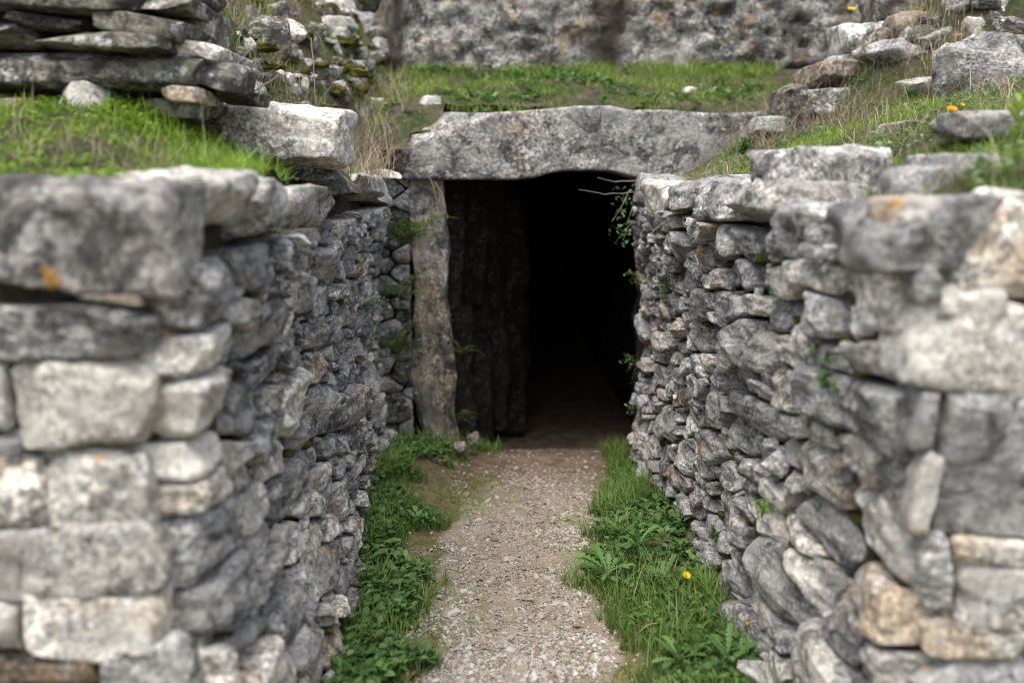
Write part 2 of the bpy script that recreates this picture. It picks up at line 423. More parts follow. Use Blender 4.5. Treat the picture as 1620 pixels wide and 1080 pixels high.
def rubble_stone(poly, r, Wmap, gap=0.008, depth=0.16, jut=0.03, Nn=30, dome=0.07):
    A, c = area_c(poly)
    if A < 0: poly = poly[::-1]; A, c = area_c(poly)
    ext = poly.max(0) - poly.min(0); hgt = min(ext[1], 0.35)
    s = min(math.sqrt(A), hgt * 1.6)
    # round the corners (Chaikin), resample evenly
    q = poly
    for _ in range(1):
        nx = np.roll(q, -1, 0); w = 0.10
        q = np.stack([q * (1 - w) + nx * w, q * w + nx * (1 - w)], 1).reshape(-1, 2)
    seg = np.linalg.norm(np.roll(q, -1, 0) - q, axis=1); L = np.concatenate([[0], np.cumsum(seg)])
    tt = np.linspace(0, L[-1], Nn, endpoint=False); qq = np.concatenate([q, q[:1]])
    B = np.stack([np.interp(tt, L, qq[:, 0]), np.interp(tt, L, qq[:, 1])], 1)
    d = B - c; dl = np.linalg.norm(d, axis=1, keepdims=True)
    B = c + d * np.maximum(0.4, (1 - gap / (np.abs(d[:, 1:2]) * 0.6 + dl * 0.4)))
    rings = [0.20, 0.38, 0.54, 0.68, 0.80, 0.90, 0.97, 1.0]
    pts = [c[None]]; tr = [np.zeros(1)]
    for t in rings: pts.append(c + (B - c) * t); tr.append(np.full(Nn, t))
    P = np.concatenate(pts); T = np.concatenate(tr)
    X = (P - c) / s
    K = r.integers(5, 10)
    H = np.full(len(P), 9.0)
    for _ in range(K):
        ang = r.uniform(0, 2 * math.pi); mag = r.uniform(0.5, 1.5)
        H = np.minimum(H, (X[:, 0] * math.cos(ang) * 0.6 + X[:, 1] * math.sin(ang)) * mag + mag * r.uniform(0.24, 0.50))
    for _ in range(2):
        ang = r.uniform(0, 2 * math.pi); mag = r.uniform(0.05, 0.35)
        H = np.minimum(H, (X[:, 0] * math.cos(ang) * 0.6 + X[:, 1] * math.sin(ang)) * mag + r.uniform(0.0, 0.10))
    H = H - H[T < 0.5].mean()
    tilt = r.normal(0, 0.15, 2)
    n = jut + s * (0.75 * H + X @ tilt) - s * dome * np.maximum(0, (T - 0.80) / 0.20) ** 1.6
    n = np.clip(n, -0.06, jut + 0.09)
    edge = n[-Nn:]; eb = P[-Nn:]
    n1 = edge - 0.30 * (edge + depth); n2 = np.full(Nn, -depth)
    P = np.concatenate([P, c + (eb - c) * 0.985, c + (eb - c) * 0.82]); n = np.concatenate([n, n1, n2])
    loc = np.stack([P[:, 0], P[:, 1], n], 1)
    sd_ = int(r.integers(1, 99999)); fr = 1.0 / max(s, 0.05)
    for k, am in ((0, 0.055), (1, 0.045), (2, 0.06)):
        loc[:, k] += am * s * fbm(loc * fr * np.array([0.8, 1.3, 1.3]), 3, sd_ + k * 31, 0.55) * (0.6 if k == 2 else 1.0)
    loc[:, 2] += 0.040 * s * fbm(loc * fr * np.array([2.5, 7, 7]), 2, sd_ + 7) - 0.09 * s * (np.abs(fbm(loc * fr * np.array([1.2, 2.4, 2.4]), 2, sd_ + 9)) - 0.25)
    Tt, Qq = disc_topo(Nn, len(rings) + 2)
    V = Wmap(loc[:, 0], loc[:, 1], loc[:, 2])
    return V, [Tt, Qq]

def flipf(F): return [f[:, ::-1] for f in F]

# ------------------------------------------------------------------ ground
def wall_xr(Y, z):          # inner face of the wall on the right of the path
    z = np.asarray(z, float); t = z / 1.6
    return 0.835 + 0.055 * np.sin(np.pi * np.clip(t, 0, 1)) - 0.035 * t + 0.018 * fbm(np.stack([np.asarray(Y) * 1.1 + 0 * z, z * 1.3, 0 * z], -1), 2, 5)
def wall_xl(Y, z):
    z = np.asarray(z, float); t = z / 1.6; Y = np.asarray(Y, float) + 0 * z
    foot = np.interp(Y, [1.8, 2.8, 3.7, 5.0], [0.12, 0.14, 0.06, 0.0])
    return -(0.60 + 0.065 * np.sin(np.pi * np.clip(t, 0, 1)) - 0.045 * t - foot * np.clip(1 - t * 1.6, 0, 1) + 0.018 * fbm(np.stack([Y * 1.1, z * 1.3, 0 * z], -1), 2, 9))

def path_mid(Y): return np.interp(Y, [0, 2.8, 3.8, 4.6, 5.6, 7], [0.12, 0.12, 0.08, 0.22, 0.40, 0.50])
def path_half(Y): return np.interp(Y, [0, 2.8, 3.8, 4.6, 5.6, 7], [0.32, 0.31, 0.28, 0.30, 0.34, 0.4])
def ground_z(X, Y):
    X = np.asarray(X, float); Y = np.asarray(Y, float)
    z = 0.012 * fbm(np.stack([X * 3, Y * 3, 0 * X], -1), 3, 3) - 0.13 * sm((Y - 3.9) / 1.7) - 0.26 * sm((Y - 5.55) / 1.4)
    side = np.abs(X - path_mid(Y)) - path_half(Y)
    z = z + 0.09 * sm(side / 0.45) * sm((2.6 - np.abs(X)) / 1.0) * (1 - 0.8 * sm((Y - 5.6) / 0.6))
    z = z + 0.07 * sm((4.8 - Y) / 0.1 * 0 + (-X - 0.1) / 0.3) * sm((Y - 4.3) / 0.5) * sm((5.75 - Y) / 0.3)
    return z
xs = np.concatenate([np.linspace(-30, -1.1, 14), np.linspace(-1.0, 1.25, 160), np.linspace(1.35, 30, 14)])
ys = np.concatenate([np.linspace(-30, 1.2, 16), np.linspace(1.3, 7.6, 380), np.linspace(7.7, 14.5, 24)])
GX, GY = np.meshgrid(xs, ys)
GZ = ground_z(GX, GY)
GZ += 0.004 * fbm(np.stack([GX * 30, GY * 30, 0 * GX], -1), 2, 12)
V = np.stack([GX, GY, GZ], -1).reshape(-1, 3)
nx = len(xs); ii = np.arange((len(ys) - 1) * nx).reshape(len(ys) - 1, nx)[:, :-1].ravel()
F = np.stack([ii, ii + 1, ii + nx + 1, ii + nx], 1)
side = np.abs(GX - path_mid(GY)) - path_half(GY)
mossw = sm((side + 0.05 * fbm(np.stack([GX * 5, GY * 5, 0 * GX], -1), 3, 78)) / 0.16 + 0.45) * (0.25 + 0.75 * sm((6.2 - GY) / 0.5))
mossw = np.maximum(mossw, 0.55 * sm((-GX - 0.02) / 0.25) * sm((GY - 4.0) / 0.4) * sm((5.9 - GY) / 0.4))
soil_shade = sm((GY - 4.5) / 0.9) * 0.9  # brown soil towards the opening, with the fading daylight put into its colour
o = link('path', mesh('path', V, F, M['path'], attrs={'moss': mossw.ravel(), 'soil_shade': soil_shade.ravel()}))
tag(o, 'tan earth and gravel path leading between the two walls into the dark opening', 'path', kind='structure')

# ------------------------------------------------------------------ hillside above and behind the walls
def hill_z(X, Y):
    X = np.asarray(X, float); Y = np.asarray(Y, float)
    zl = 1.565 + 0.03 * sm((X + 0.95) / 0.3) * sm((Y - 2.1) / 0.3) * (1 - sm((Y - 3.1) / 0.4)) + 0.24 * sm((Y - 1.9) / 1.2) * sm((-0.62 - X) / 0.5) + 0.90 * np.maximum(0, -0.72 - X) * sm((Y - 4.1) / 0.9)
    zl = zl + 0.45 * sm((Y - 3.05) / 0.35) * sm((-1.0 - X) / 0.35) * (1 - sm((Y - 4.3) / 0.8)) + 0.30 * sm((Y - 5.0) / 0.75) + 0.22 * np.maximum(0, Y - 5.7)
    zm = 1.93 + 0.285 * (Y - 5.75)
    zr = 1.505 + 0.29 * np.maximum(0, X - 0.9) + 0.030 * (Y - 1.85) * sm((X - 0.9) / 0.8) + 0.95 * np.maximum(0, X - 1.80 - 0.75 * np.maximum(0, Y - 5.3)) * sm((Y - 4.6) / 0.6)
    w = sm((Y - 5.33 - 0.40 * sm((X + 0.62) / 0.15) * (1 - sm((X - 1.62) / 0.15))) / 0.33)
    wl_ = sm((-0.55 - X) / 0.25); wr = sm((X - 1.45) / 0.35)
    mid = np.where(X < 0.2, zl, zr)
    z = w * (zm * (1 - wl_) * (1 - wr) + zl * wl_ + np.maximum(zr, zm) * wr) + (1 - w) * mid
    z = z + 0.028 * fbm(np.stack([X * 2.6, Y * 2.6, 0 * X], -1), 4, 21)
    z = z * sm((Y - 1.55) / 0.35 * np.where(np.abs(X) > 2.7, 0.25, 1.0) + np.where(np.abs(X) > 2.7, 0.75, 0.0))
    return np.minimum(z, 5.5)
xs = np.concatenate([np.linspace(-14, -3.1, 16), np.linspace(-3, 3.6, 221), np.linspace(3.7, 14, 16)])
ys = np.concatenate([np.linspace(0.3, 1.7, 5), np.linspace(1.75, 8.2, 216), np.linspace(8.5, 20, 14)])
GX, GY = np.meshgrid(xs, ys); GZ = hill_z(GX, GY)
GZ += 0.012 * fbm(np.stack([GX * 14, GY * 14, 0 * GX], -1), 3, 33)
V = np.stack([GX, GY, GZ], -1).reshape(-1, 3)
nx = len(xs); ii = np.arange((len(ys) - 1) * nx).reshape(len(ys) - 1, nx)[:, :-1].ravel()
F = np.stack([ii, ii + 1, ii + nx + 1, ii + nx], 1)
cx = V[F].mean(1)
keep = ~((cx[:, 0] > -0.615) & (cx[:, 0] < 0.98) & (cx[:, 1] < 5.42)) & ~((cx[:, 0] > -0.26) & (cx[:, 0] < 0.98) & (cx[:, 1] < 6.05)) & ~((cx[:, 0] > -0.45) & (cx[:, 0] < 0.98) & (cx[:, 1] < 5.70)) & ~((cx[:, 1] < 2.0) & (np.abs(cx[:, 0]) < 2.7))
F = F[keep]; used = np.unique(F); remap = np.full(len(V), -1); remap[used] = np.arange(len(used))
o = link('hillside', mesh('hillside', V[used], remap[F], M['hill']))
tag(o, 'earth slope covered in grass and moss rising behind the walls', 'hillside', kind='structure')

def hit(px, py, Y0=1.9):
    """where the pixel ray meets the hillside"""
    d = ray(px, py); d = d / d[1]
    Y = np.arange(Y0, 9.0, 0.01); P = CP + d * Y[:, None]
    below = np.nonzero((P[:, 2] < hill_z(P[:, 0], P[:, 1])) & ~((P[:, 0] > -0.7) & (P[:, 0] < 0.95) & (P[:, 1] < 5.8)))[0]
    return P[below[0]] if len(below) else P[np.searchsorted(Y, 7.2)]

# ------------------------------------------------------------------ the two drystone walls of the passage
def build_wall(side, label):
    r = np.random.default_rng(11 if side > 0 else 29)
    wall = thing('stone_wall', label, 'stone wall', (0.85 if side > 0 else -0.62, 3.4, 0))
    loc0 = np.array(wall.location)
    xf = wall_xr if side > 0 else wall_xl
    def Wm(u, v, n): return np.stack([xf(u, v) - side * n, u, v], -1)
    topf = 1.43
    hf = lambda u, v: float(np.interp(u, [1.9, 2.6, 3.4, 5.4], [0.160, 0.132, 0.116, 0.110])) * (0.82 if v < 0.55 and u > 2.9 else 1.0)
    cells = rubble_cells(1.90, 5.42, -0.08, topf, hf, 2.7 if side > 0 else 2.4, r)
    order = sorted(cells, key=lambda p: -abs(area_c(p)[0]) / p[:, 0].mean() ** 2)
    small = Join(); moss = Join(); jn = []
    for k, p in enumerate(order):
        A, c = area_c(p)
        Yc = c[0]
        V, F = rubble_stone(p, r, Wm, gap=float(r.uniform(0.004, 0.011)), jut=float(np.clip(r.normal(0.020, 0.016), -0.015, 0.055)), Nn=34 if Yc < 3.9 else 28)
        # anticlockwise in (Y, z) faces +X; flip for the wall that faces -X
        F = F if side < 0 else flipf(F)
        if k < 285:
            o = V.mean(0)
            mt = M['stone'] if r.random() < 0.80 else (M['stone_pale'] if r.random() < 0.8 else M['stone_tan'])
            if Yc < 2.9: mt = M['stone_pale'] if r.random() < (0.55 if side < 0 else 0.40) else mt
            link('stone', mesh('stone', V - o, F, mt, r.random(), smooth=False), wall, tuple(o - loc0))
        else: small.add(V - loc0, F, r.random())
        jn.append(p)
    # chinking stones and moss cushions where joints meet
    seen = set()
    for p in jn:
        for q in p:
            key = (round(q[0] * 40), round(q[1] * 60))
            if key in seen or q[1] < 0 or q[0] < 2.05 or q[1] > topf - 0.02: continue
            seen.add(key); t = r.random()
            if t < 0.30:
                sz = r.uniform(0.45, 1.0)
                V, F = block((0.05 * sz * r.uniform(.7, 1.5), 0.055 * sz * r.uniform(.8, 2.2), 0.030 * sz * r.uniform(.7, 1.5)), int(r.integers(1e6)), n=3, facets=4, amp=0.1)
                V = rot2(V, (r.normal(0, .3), r.normal(0, .3), r.normal(0, .4)))
                b = Wm(np.array([q[0]]), np.array([q[1]]), np.array([r.uniform(-0.025, 0.02)]))[0]
                small.add(V + b - loc0, F, r.random())
            elif t < 0.66:
                V, F = block((0.030, 0.07 * r.uniform(.4, 1.5), 0.022 * r.uniform(.5, 1.5)), int(r.integers(1e6)), n=5, facets=0, amp=0.22, rnd=0.5, fine=0.12)
                b = Wm(np.array([q[0]]), np.array([q[1] + .004]), np.array([r.uniform(-0.045, -0.008)]))[0]
                moss.add(V + b - loc0, F, r.random())
    link('chinking', small.mesh('chinking', M['stone'], False), wall, kind='stuff')
    link('moss', moss.mesh('moss', M['moss']), wall, kind='stuff')
    # packed earth core behind the facing stones
    U, F = cube_sphere(24)
    V = U * np.array([0.45, 1.74, 0.80]) + np.array([0, 3.70, 0.72])
    inner = U[:, 0] * side < -0.99
    V[:, 0] = np.where(inner, xf(V[:, 1], V[:, 2]) + side * 0.085, side * (1.30 if side > 0 else 1.05))
    mid = ~inner & (np.abs(U[:, 0]) < 0.99)
    V[mid, 0] = (xf(V[mid, 1], V[mid, 2]) + side * 0.085) * (1 - (U[mid, 0] * side + 1) / 2) + side * (1.30 if side > 0 else 1.05) * (U[mid, 0] * side + 1) / 2
    V += 0.02 * np.stack([vnoise(V * 9, 3), vnoise(V * 9, 4), vnoise(V * 9, 5)], -1)
    link('core', mesh('core', V - loc0, F, M['soil']), wall)
    return wall, loc0, r

WL, L0, rl = build_wall(-1, 'grey drystone wall beginning under a massive square capstone, below the stack of flat slabs')
WR, R0, rr_ = build_wall(1, 'grey drystone wall with yellow flowers at its foot, beginning under a big rounded capstone')

def wall_px(name, wall, o0, rect, Y, depth, mat, seed, rot=0.0, **k):
    o = px_block(name, None, rect, Y + (0.07 if seed in range(517, 523) else 0.0), depth, mat, seed, rot, **k)
    o.parent = wall; o.location = Vector(o.location) - Vector(o0); return o

# end faces (towards the camera)
YN = 1.86
P_, D_, S_, T_ = M['stone_pale'], M['stone_dark'], M['stone'], M['stone_tan']
EL = [((-75, 283, 322, 478), 'capstone', M['stone_cap'], 0.02, 16, 0.20), ((-60, 484, 268, 572), 'stone', M['stone'], 0.0, 12, 0.22),
      ((118, 466, 250, 486), 'stone', T_, 0, 6, 0.3), ((14, 572, 270, 722), 'stone', M['stone_white'], 0.02, 12, 0.34), ((-70, 578, 10, 684), 'stone', P_, 0, 8, .3),
      ((-14, 686, 28, 722), 'stone', S_, 0, 6, .35), ((-60, 732, 74, 838), 'stone', P_, 0.02, 10, .25), ((66, 722, 262, 842), 'stone', P_, 0.0, 12, .22),
      ((-70, 838, 292, 950), 'stone', P_, -0.07, 14, .26), ((-60, 962, 22, 1044), 'stone', P_, 0, 8, .3), ((24, 936, 290, 1050), 'stone', P_, -0.06, 12, .28),
      ((150, 1020, 335, 1130), 'stone', S_, -0.12, 10, .3), ((-60, 1050, 150, 1090), 'stone', T_, 0, 8, .3), ((-60, 1096, 150, 1240), 'stone', P_, 0, 8, .3),
      ((156, 1136, 320, 1240), 'stone', P_, 0, 8, .3), ((-60, 1246, 90, 1420), 'stone', S_, 0, 8, .3), ((96, 1246, 315, 1420), 'stone', P_, 0, 8, .3)]
EL += [((236, 556, 322, 700), 'stone', S_, 0.06, 10, .3), ((228, 700, 300, 830), 'stone', S_, -.05, 10, .3), ((54, 684, 140, 738), 'stone', S_, 0.1, 8, .3), ((222, 480, 300, 560), 'stone', T_, 0, 8, .3), ((240, 860, 330, 1010), 'stone', S_, 0, 8, .3)]
for k, (rc, nm, mt, ro, n, rd) in enumerate(EL):
    wall_px(nm, WL, L0, (rc[0], rc[1], rc[2] - (0 if rc[2] < 200 else 26), rc[3]), YN, 0.24 if k == 0 else (0.12 if k > 16 else 0.17), mt, 500 + k, ro, n=n + 3, rnd=rd * 0.75, amp=0.040, facets=4, taper=0.06, fine=0.028)
ER = [((1497, 306, 1720, 478), 'capstone', M['stone_pale'], 0.03, 16, 0.40), ((1392, 312, 1520, 398), 'stone', P_, 0.0, 10, .3),
      ((1446, 450, 1592, 508), 'stone', P_, 0.03, 10, .42), ((1404, 408, 1496, 482), 'stone', S_, -0.05, 8, .36), ((1412, 484, 1720, 628), 'stone', P_, 0.10, 14, .30),
      ((1600, 478, 1720, 540), 'stone', D_, 0, 8, .3), ((1424, 618, 1480, 720), 'stone', S_, 0.1, 8, .35), ((1472, 622, 1720, 862), 'stone', S_, 0.06, 14, .36), ((1420, 720, 1486, 850), 'stone', P_, 0.1, 8, .36),
      ((1500, 858, 1720, 918), 'stone', P_, 0.04, 10, .32), ((1436, 846, 1504, 976), 'stone', S_, -0.08, 8, .4), ((1492, 904, 1720, 1006), 'stone', P_, 0.02, 12, .3),
      ((1444, 988, 1640, 1048), 'stone', M['stone_white'], 0.05, 10, .38), ((1610, 1002, 1720, 1046), 'stone', P_, 0, 8, .35), ((1430, 1046, 1720, 1140), 'stone', S_, 0, 10, .3), ((1440, 1146, 1720, 1280), 'stone', P_, 0, 8, .3),
      ((1440, 1286, 1720, 1420), 'stone', P_, 0, 8, .3)]
for k, (rc, nm, mt, ro, n, rd) in enumerate(ER):
    wall_px(nm, WR, R0, (rc[0] + (34 if rc[0] < 1500 else 14), rc[1], rc[2], rc[3]), YN, 0.26 if k == 0 else 0.17, mt, 700 + k, ro, n=n + 3, rnd=rd * 0.85, amp=0.055, facets=5, taper=0.09, fine=0.028)
# the end faces go on outside the picture
for side, wall, o0, x0, x1 in ((-1, WL, L0, -2.65, -1.03), (1, WR, R0, 1.14, 2.65)):
    r = np.random.default_rng(5 + side); J = Join()
    for p in rubble_cells(x0, x1, -0.05, 1.58, lambda u, v: 0.19, 1.8, r):
        V, F = rubble_stone(p, r, lambda u, v, n: np.stack([u, YN + 0.03 - n, v], -1), jut=float(r.uniform(-.01, .03)), Nn=20)
        J.add(V - o0, F, r.random())
    link('facing', J.mesh('facing', M['stone_pale']), wall, kind='stuff')
    V, F = block((1.70, 0.5, 1.5), 3, n=8, rnd=0.1, facets=0, amp=0.01, taper=0)
    link('core', mesh('core', V, F, M['soil']), wall, Vector(((x0 + x1) / 2, YN + 0.42, 0.72)) - Vector(o0))
    V, F = block((0.62, 0.3, 1.5), 4, n=6, rnd=0.05, facets=0, amp=0.01, taper=0)
    link('core', mesh('core', V, F, M['soil']), wall, Vector((-0.98 if side < 0 else 1.22, YN + 0.24, 0.70)) - Vector(o0))

# coping course along the passage: (px x0, x1, y top, y bottom)
def coping(wall, o0, side, rows, mats, seed):
    Xp = 0.80 if side > 0 else -0.565
    for k, (x0, x1, yt, yb) in enumerate(rows):
        Ya = on_x(x0, 300, Xp)[1]; Yb = on_x(x1, 300, Xp)[1]
        Ym = (Ya + Yb) / 2; d = ray((x0 + x1) / 2, yt)
        zt = at((x0 + x1) / 2, yt, Ym)[2]; zb = at((x0 + x1) / 2, yb, Ym)[2]
        wid = 0.34
        put_block('coping_stone', wall, np.array([Xp + side * (wid / 2 - 0.015), Ym, (zt + zb) / 2]) - o0, (wid, abs(Ya - Yb) * 1.0, zt - zb),
                  mats[k % len(mats)], seed + k, (0, 0, 0), n=12, rnd=0.26, amp=0.075, facets=9, fine=0.03)
coping(WR, R0, 1, [(999, 1020, 277, 345), (1019, 1050, 284, 350), (1050, 1103, 284, 338), (1102, 1156, 280, 352), (1155, 1228, 285, 347), (1226, 1310, 325, 425), (1302, 1425, 312, 430)],
       [S_, P_, S_, S_, P_, S_, S_], 900)
coping(WL, L0, -1, [(326, 398, 268, 358), (398, 458, 282, 370), (456, 530, 284, 362), (530, 572, 262, 315), (572, 600, 276, 320), (598, 620, 272, 330)],
       [P_, S_, P_, D_, S_, P_], 930)

# ------------------------------------------------------------------ lintel, door jamb, chamber
def sculpt(name, size, seed, mat, n, fn=None, **k):
    V, F = block(size, seed, n=n, **k)
    if fn is not None: V = fn(V)
    return mesh(name, V, F, mat, 0.37)
a = at(622, 205, 5.62); b = at(1212, 282, 5.62)
cxl = (a[0] + b[0]) / 2; lw = b[0] - a[0]; zt, zb = at(900, 172, 5.62)[2], at(900, 281, 5.62)[2]
def lintel_fn(V):
    h = (zt - zb) / 2; t = V[:, 0] / (lw / 2); up = np.clip(V[:, 2] / h, -1, 1)
    dip = -0.10 * sm((-t - 0.72) / 0.10) + 0.022 * np.sin(t * 5 + 1) - 0.028 * np.exp(-((t - 0.28) / 0.10) ** 2)
    arch = 0.055 * np.exp(-((t - 0.02) / 0.24) ** 4) - 0.012
    V[:, 2] += np.where(up > 0, dip * up, 0) + np.where(up < 0, -arch * up * np.clip(1.2 + V[:, 1] * 0, 0, 1), 0)
    return V
o = link('lintel', sculpt('lintel', (lw, 0.55, zt - zb), 77, M['stone_lintel'], 44, lintel_fn, rnd=0.08, amp=0.013, facets=2, taper=0.015, fine=0.012), None, (cxl, 5.62 + 0.275, (zt + zb) / 2))
tag(o, 'long grey lintel block spanning the dark tomb opening', 'lintel')

# standing stone at the left of the opening
def post_fn(V):
    t = V[:, 2] / 0.9
    V[:, 0] += 0.010 * np.sin(t * 4.2 + 0.6) + 0.03 * t ** 2 + 0.012 * t
    V[:, 0] *= 1.0 + 0.28 * 1.15 * np.exp(-((t + 0.40) / 0.25) ** 2) - 0.15 * sm((-t - 0.6) / 0.3) - 0.16 * np.exp(-((t - 0.05) / 0.22) ** 2)
    V[:, 1] += 0.03 * np.sin(t * 6)
    V[:, :2] += 0.024 * np.stack([fbm(V * np.array([9, 9, 5]), 4, 41), fbm(V * np.array([11, 11, 4]), 4, 43)], -1)
    return V
pa = at(652, 290, 5.62); pb = at(712, 735, 5.62)
V, F = block((0.225, 0.40, 1.84), 78, n=36, rnd=0.10, amp=0.05, facets=5, fine=0.04, taper=0.05)
o = link('standing_stone', mesh('standing_stone', post_fn(V), F, M['stone_jamb'], 0.62), None, ((pa[0] + pb[0]) / 2 - 0.040, 5.93, 0.79), (0, -0.05, 0.15))
tag(o, 'tall tan standing stone forming the door jamb beside the ferns', 'standing stone')

# rubble infill between wall end and standing stone
r = np.random.default_rng(61)
JW = thing('jamb_wall', 'narrow mossy rubble infill between wall end and tall tan standing stone', 'stone wall', (-0.6, 5.75, 0))
J0 = np.array(JW.location)
def Wj(u, v, n): return np.stack([u, 5.66 - n + 0.10 * np.clip(-0.55 - u, 0, 1), v], -1)
for p in rubble_cells(-0.95, -0.465, -0.08, 1.60, lambda u, v: 0.13, 1.5, r):
    V, F = rubble_stone(p, r, Wj, gap=0.004, jut=float(r.uniform(0.0, .03)), Nn=26)
    o_ = V.mean(0); link('stone', mesh('stone', V - o_, F, M['stone'] if r.random() < .8 else M['stone_dark'], r.random()), JW, tuple(o_ - J0))
V, F = block((0.54, 0.25, 1.62), 8, n=8, rnd=0.05, facets=0, amp=0.01, taper=0)
link('core', mesh('core', V, F, M['soil']), JW, Vector((-0.765, 5.885, 0.72)) - Vector(J0))

CH = thing('tomb_chamber', 'dark stone lined passage and chamber behind the opening', 'tomb', (0.4, 7.5, -0.2)); C0 = np.array(CH.location)
def cpart(name, c, size, seed, mat, **k):
    V, F = block(size, seed, **k); link(name, mesh(name, V, F, mat, 0.3 + 0.05 * (seed % 9)), CH, Vector(c) - Vector(C0))
SHD = M['stone_shade_tint']
cpart('roof', (0.5, 9.95, 1.745), (4.4, 8.0, 0.28), 1, SHD, n=20, rnd=0.05, facets=0, amp=0.004, taper=0)
cpart('wall', (-0.72, 10.0, 0.65), (0.5, 8.0, 2.2), 2, SHD, n=20, rnd=0.05, facets=0, amp=0.01, taper=0)
cpart('wall', (1.60, 9.95, 0.65), (0.9, 8.2, 2.2), 3, SHD, n=20, rnd=0.05, facets=0, amp=0.01, taper=0)
cpart('wall', (0.5, 14.1, 0.65), (4.4, 0.5, 2.2), 4, SHD, n=16, rnd=0.05, facets=0, amp=0.01, taper=0)
cpart('wall', (1.32, 6.0, 0.68), (0.7, 0.4, 1.8), 5, SHD, n=16, rnd=0.1, facets=0, amp=0.02, taper=0)
r = np.random.default_rng(5)
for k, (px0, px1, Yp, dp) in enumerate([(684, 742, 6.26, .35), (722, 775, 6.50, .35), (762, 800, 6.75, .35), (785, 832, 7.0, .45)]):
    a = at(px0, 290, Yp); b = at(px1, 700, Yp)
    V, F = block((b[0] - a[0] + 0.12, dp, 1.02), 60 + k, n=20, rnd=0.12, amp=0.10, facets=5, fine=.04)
    c_ = np.array([(a[0] + b[0]) / 2 - 0.04, Yp + dp / 2, 0.20]); link('stone', mesh('stone', V, F, SHD, 0.2 + 0.17 * k), CH, tuple(c_ - C0))
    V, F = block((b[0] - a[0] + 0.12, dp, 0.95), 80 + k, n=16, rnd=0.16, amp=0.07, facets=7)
    c_[2] = 1.15; c_[0] -= 0.02; link('stone', mesh('stone', V, F, SHD, 0.3 + 0.13 * k), CH, tuple(c_ - C0))

# ------------------------------------------------------------------ weathered rock face above the grass shelf
nxr, nzr = 260, 90
ux = np.linspace(-0.95, 4.6, nxr); uz = np.linspace(2.0, 4.4, nzr)
RX, RZ = np.meshgrid(ux, uz)
p3 = np.stack([RX, 0 * RX, RZ], -1)
RY = 7.32 + 0.10 * (RZ - 2.3) + 0.07 * fbm(p3 * 1.3, 4, 51) + 0.03 * fbm(p3 * 6, 4, 52) - 0.045 * np.abs(fbm(p3 * np.array([3, 3, 7.0]), 3, 53))
pit = sm((fbm(p3 * 11, 2, 54) - 0.35) / 0.4) * sm((RX - 0.9 + 0.5 * vnoise(p3 * 2, 3)) / 0.8); RY = RY + 0.06 * pit
RY = RY + 0.9 * sm((-0.55 - RX) / 0.4) + 0.10 * np.exp(-((RX - 0.92 - 0.06 * vnoise(p3 * 5, 8)) / 0.075) ** 2)      # the left corner turns away; a vertical fissure
RY = RY + 1.2 * sm((RZ - 3.9) / 0.5)
V = np.stack([RX, RY, RZ], -1).reshape(-1, 3)
ii = np.arange((nzr - 1) * nxr).reshape(nzr - 1, nxr)[:, :-1].ravel()
F = np.stack([ii, ii + 1, ii + nxr + 1, ii + nxr], 1)
# closing back so that it is a solid outcrop
ed = np.concatenate([np.arange(nxr) + (nzr - 1) * nxr]); nb = len(V)
Vb = V[ed] + np.array([0, 6.0, -0.4]); F2 = np.stack([ed[:-1], ed[1:], nb + np.arange(1, nxr), nb + np.arange(nxr - 1)], 1)
strk = np.exp(-((RX - 0.92 - 0.10 * vnoise(p3 * 4, 8)) / (0.135 + 0.04 * vnoise(p3 * 3, 9))) ** 2) + 0.9 * np.exp(-((RX + 0.72 - 0.1 * vnoise(p3 * 4, 6)) / 0.16) ** 2) + 0.5 * sm((fbm(p3 * np.array([2.2, 1, .6]), 3, 57) - .25) / .3)  # dark bands along the fissure and left corner, plus random dark streaks
o = link('rock_face', mesh('rock_face', np.concatenate([V, Vb]), [F, F2], M['stone_cliff'], 0.41, attrs={'dark_streak': np.concatenate([np.clip(strk, 0, 1).ravel(), np.zeros(len(Vb))])}))
tag(o, 'pitted grey rock face with a dark vertical fissure above the grass shelf', 'rock face', kind='structure')

# ------------------------------------------------------------------ stack of flat slabs, upper left
SW = thing('slab_stack', 'stack of long flat crusted slabs piled dry above the grassy terrace', 'stone wall', (-1.2, 3.05, 1.75)); S0 = np.array(SW.location)
SL = [((-90, 72, 300, 140), 2.86, D_, 0.02, .5), ((272, 82, 372, 140), 2.98, D_, 0.30, .35), ((215, 62, 345, 100), 3.00, P_, 0.12, .4), ((40, 44, 275, 78), 2.88, D_, 0.07, .4),
      ((-90, 26, 50, 70), 2.90, D_, 0.06, .4), ((138, 16, 285, 56), 2.90, D_, 0.16, .4), ((14, 16, 138, 47), 2.95, D_, 0.03, .4), ((-90, -18, 205, 14), 2.90, D_, 0.03, .45), ((188, -12, 300, 18), 2.98, D_, 0.05, .4),
      ((-90, -60, 150, -20), 2.95, D_, 0.02, .45), ((145, -55, 300, -14), 3.0, D_, 0.05, .4),
      ((84, 128, 168, 176), 2.92, P_, 0.0, .3), ((-40, 146, 62, 184), 2.90, T_, 0, .3), ((250, 134, 316, 162), 2.94, P_, 0.08, .3), ((200, 156, 318, 190), 3.0, D_, 0, .3), ((322, 138, 392, 158), 3.05, D_, 0.08, .3)]
for k, (rc, Yp, mt, ro, dp) in enumerate(SL):
    o = px_block('slab' if k < 11 else 'prop_stone', None, rc, Yp, dp, mt, 300 + k, ro, n=14 if k == 0 else 10, rnd=0.24, amp=0.05, facets=8, taper=0.16, fine=0.02)
    o.parent = SW; o.location = Vector(o.location) - Vector(S0)
V, F = block((1.6, 0.5, 0.75), 9, n=16, rnd=0.3, facets=2, amp=0.10)
link('core', mesh('core', V, F, M['soil']), SW, Vector((-1.75, 3.42, 1.98)) - Vector(S0))

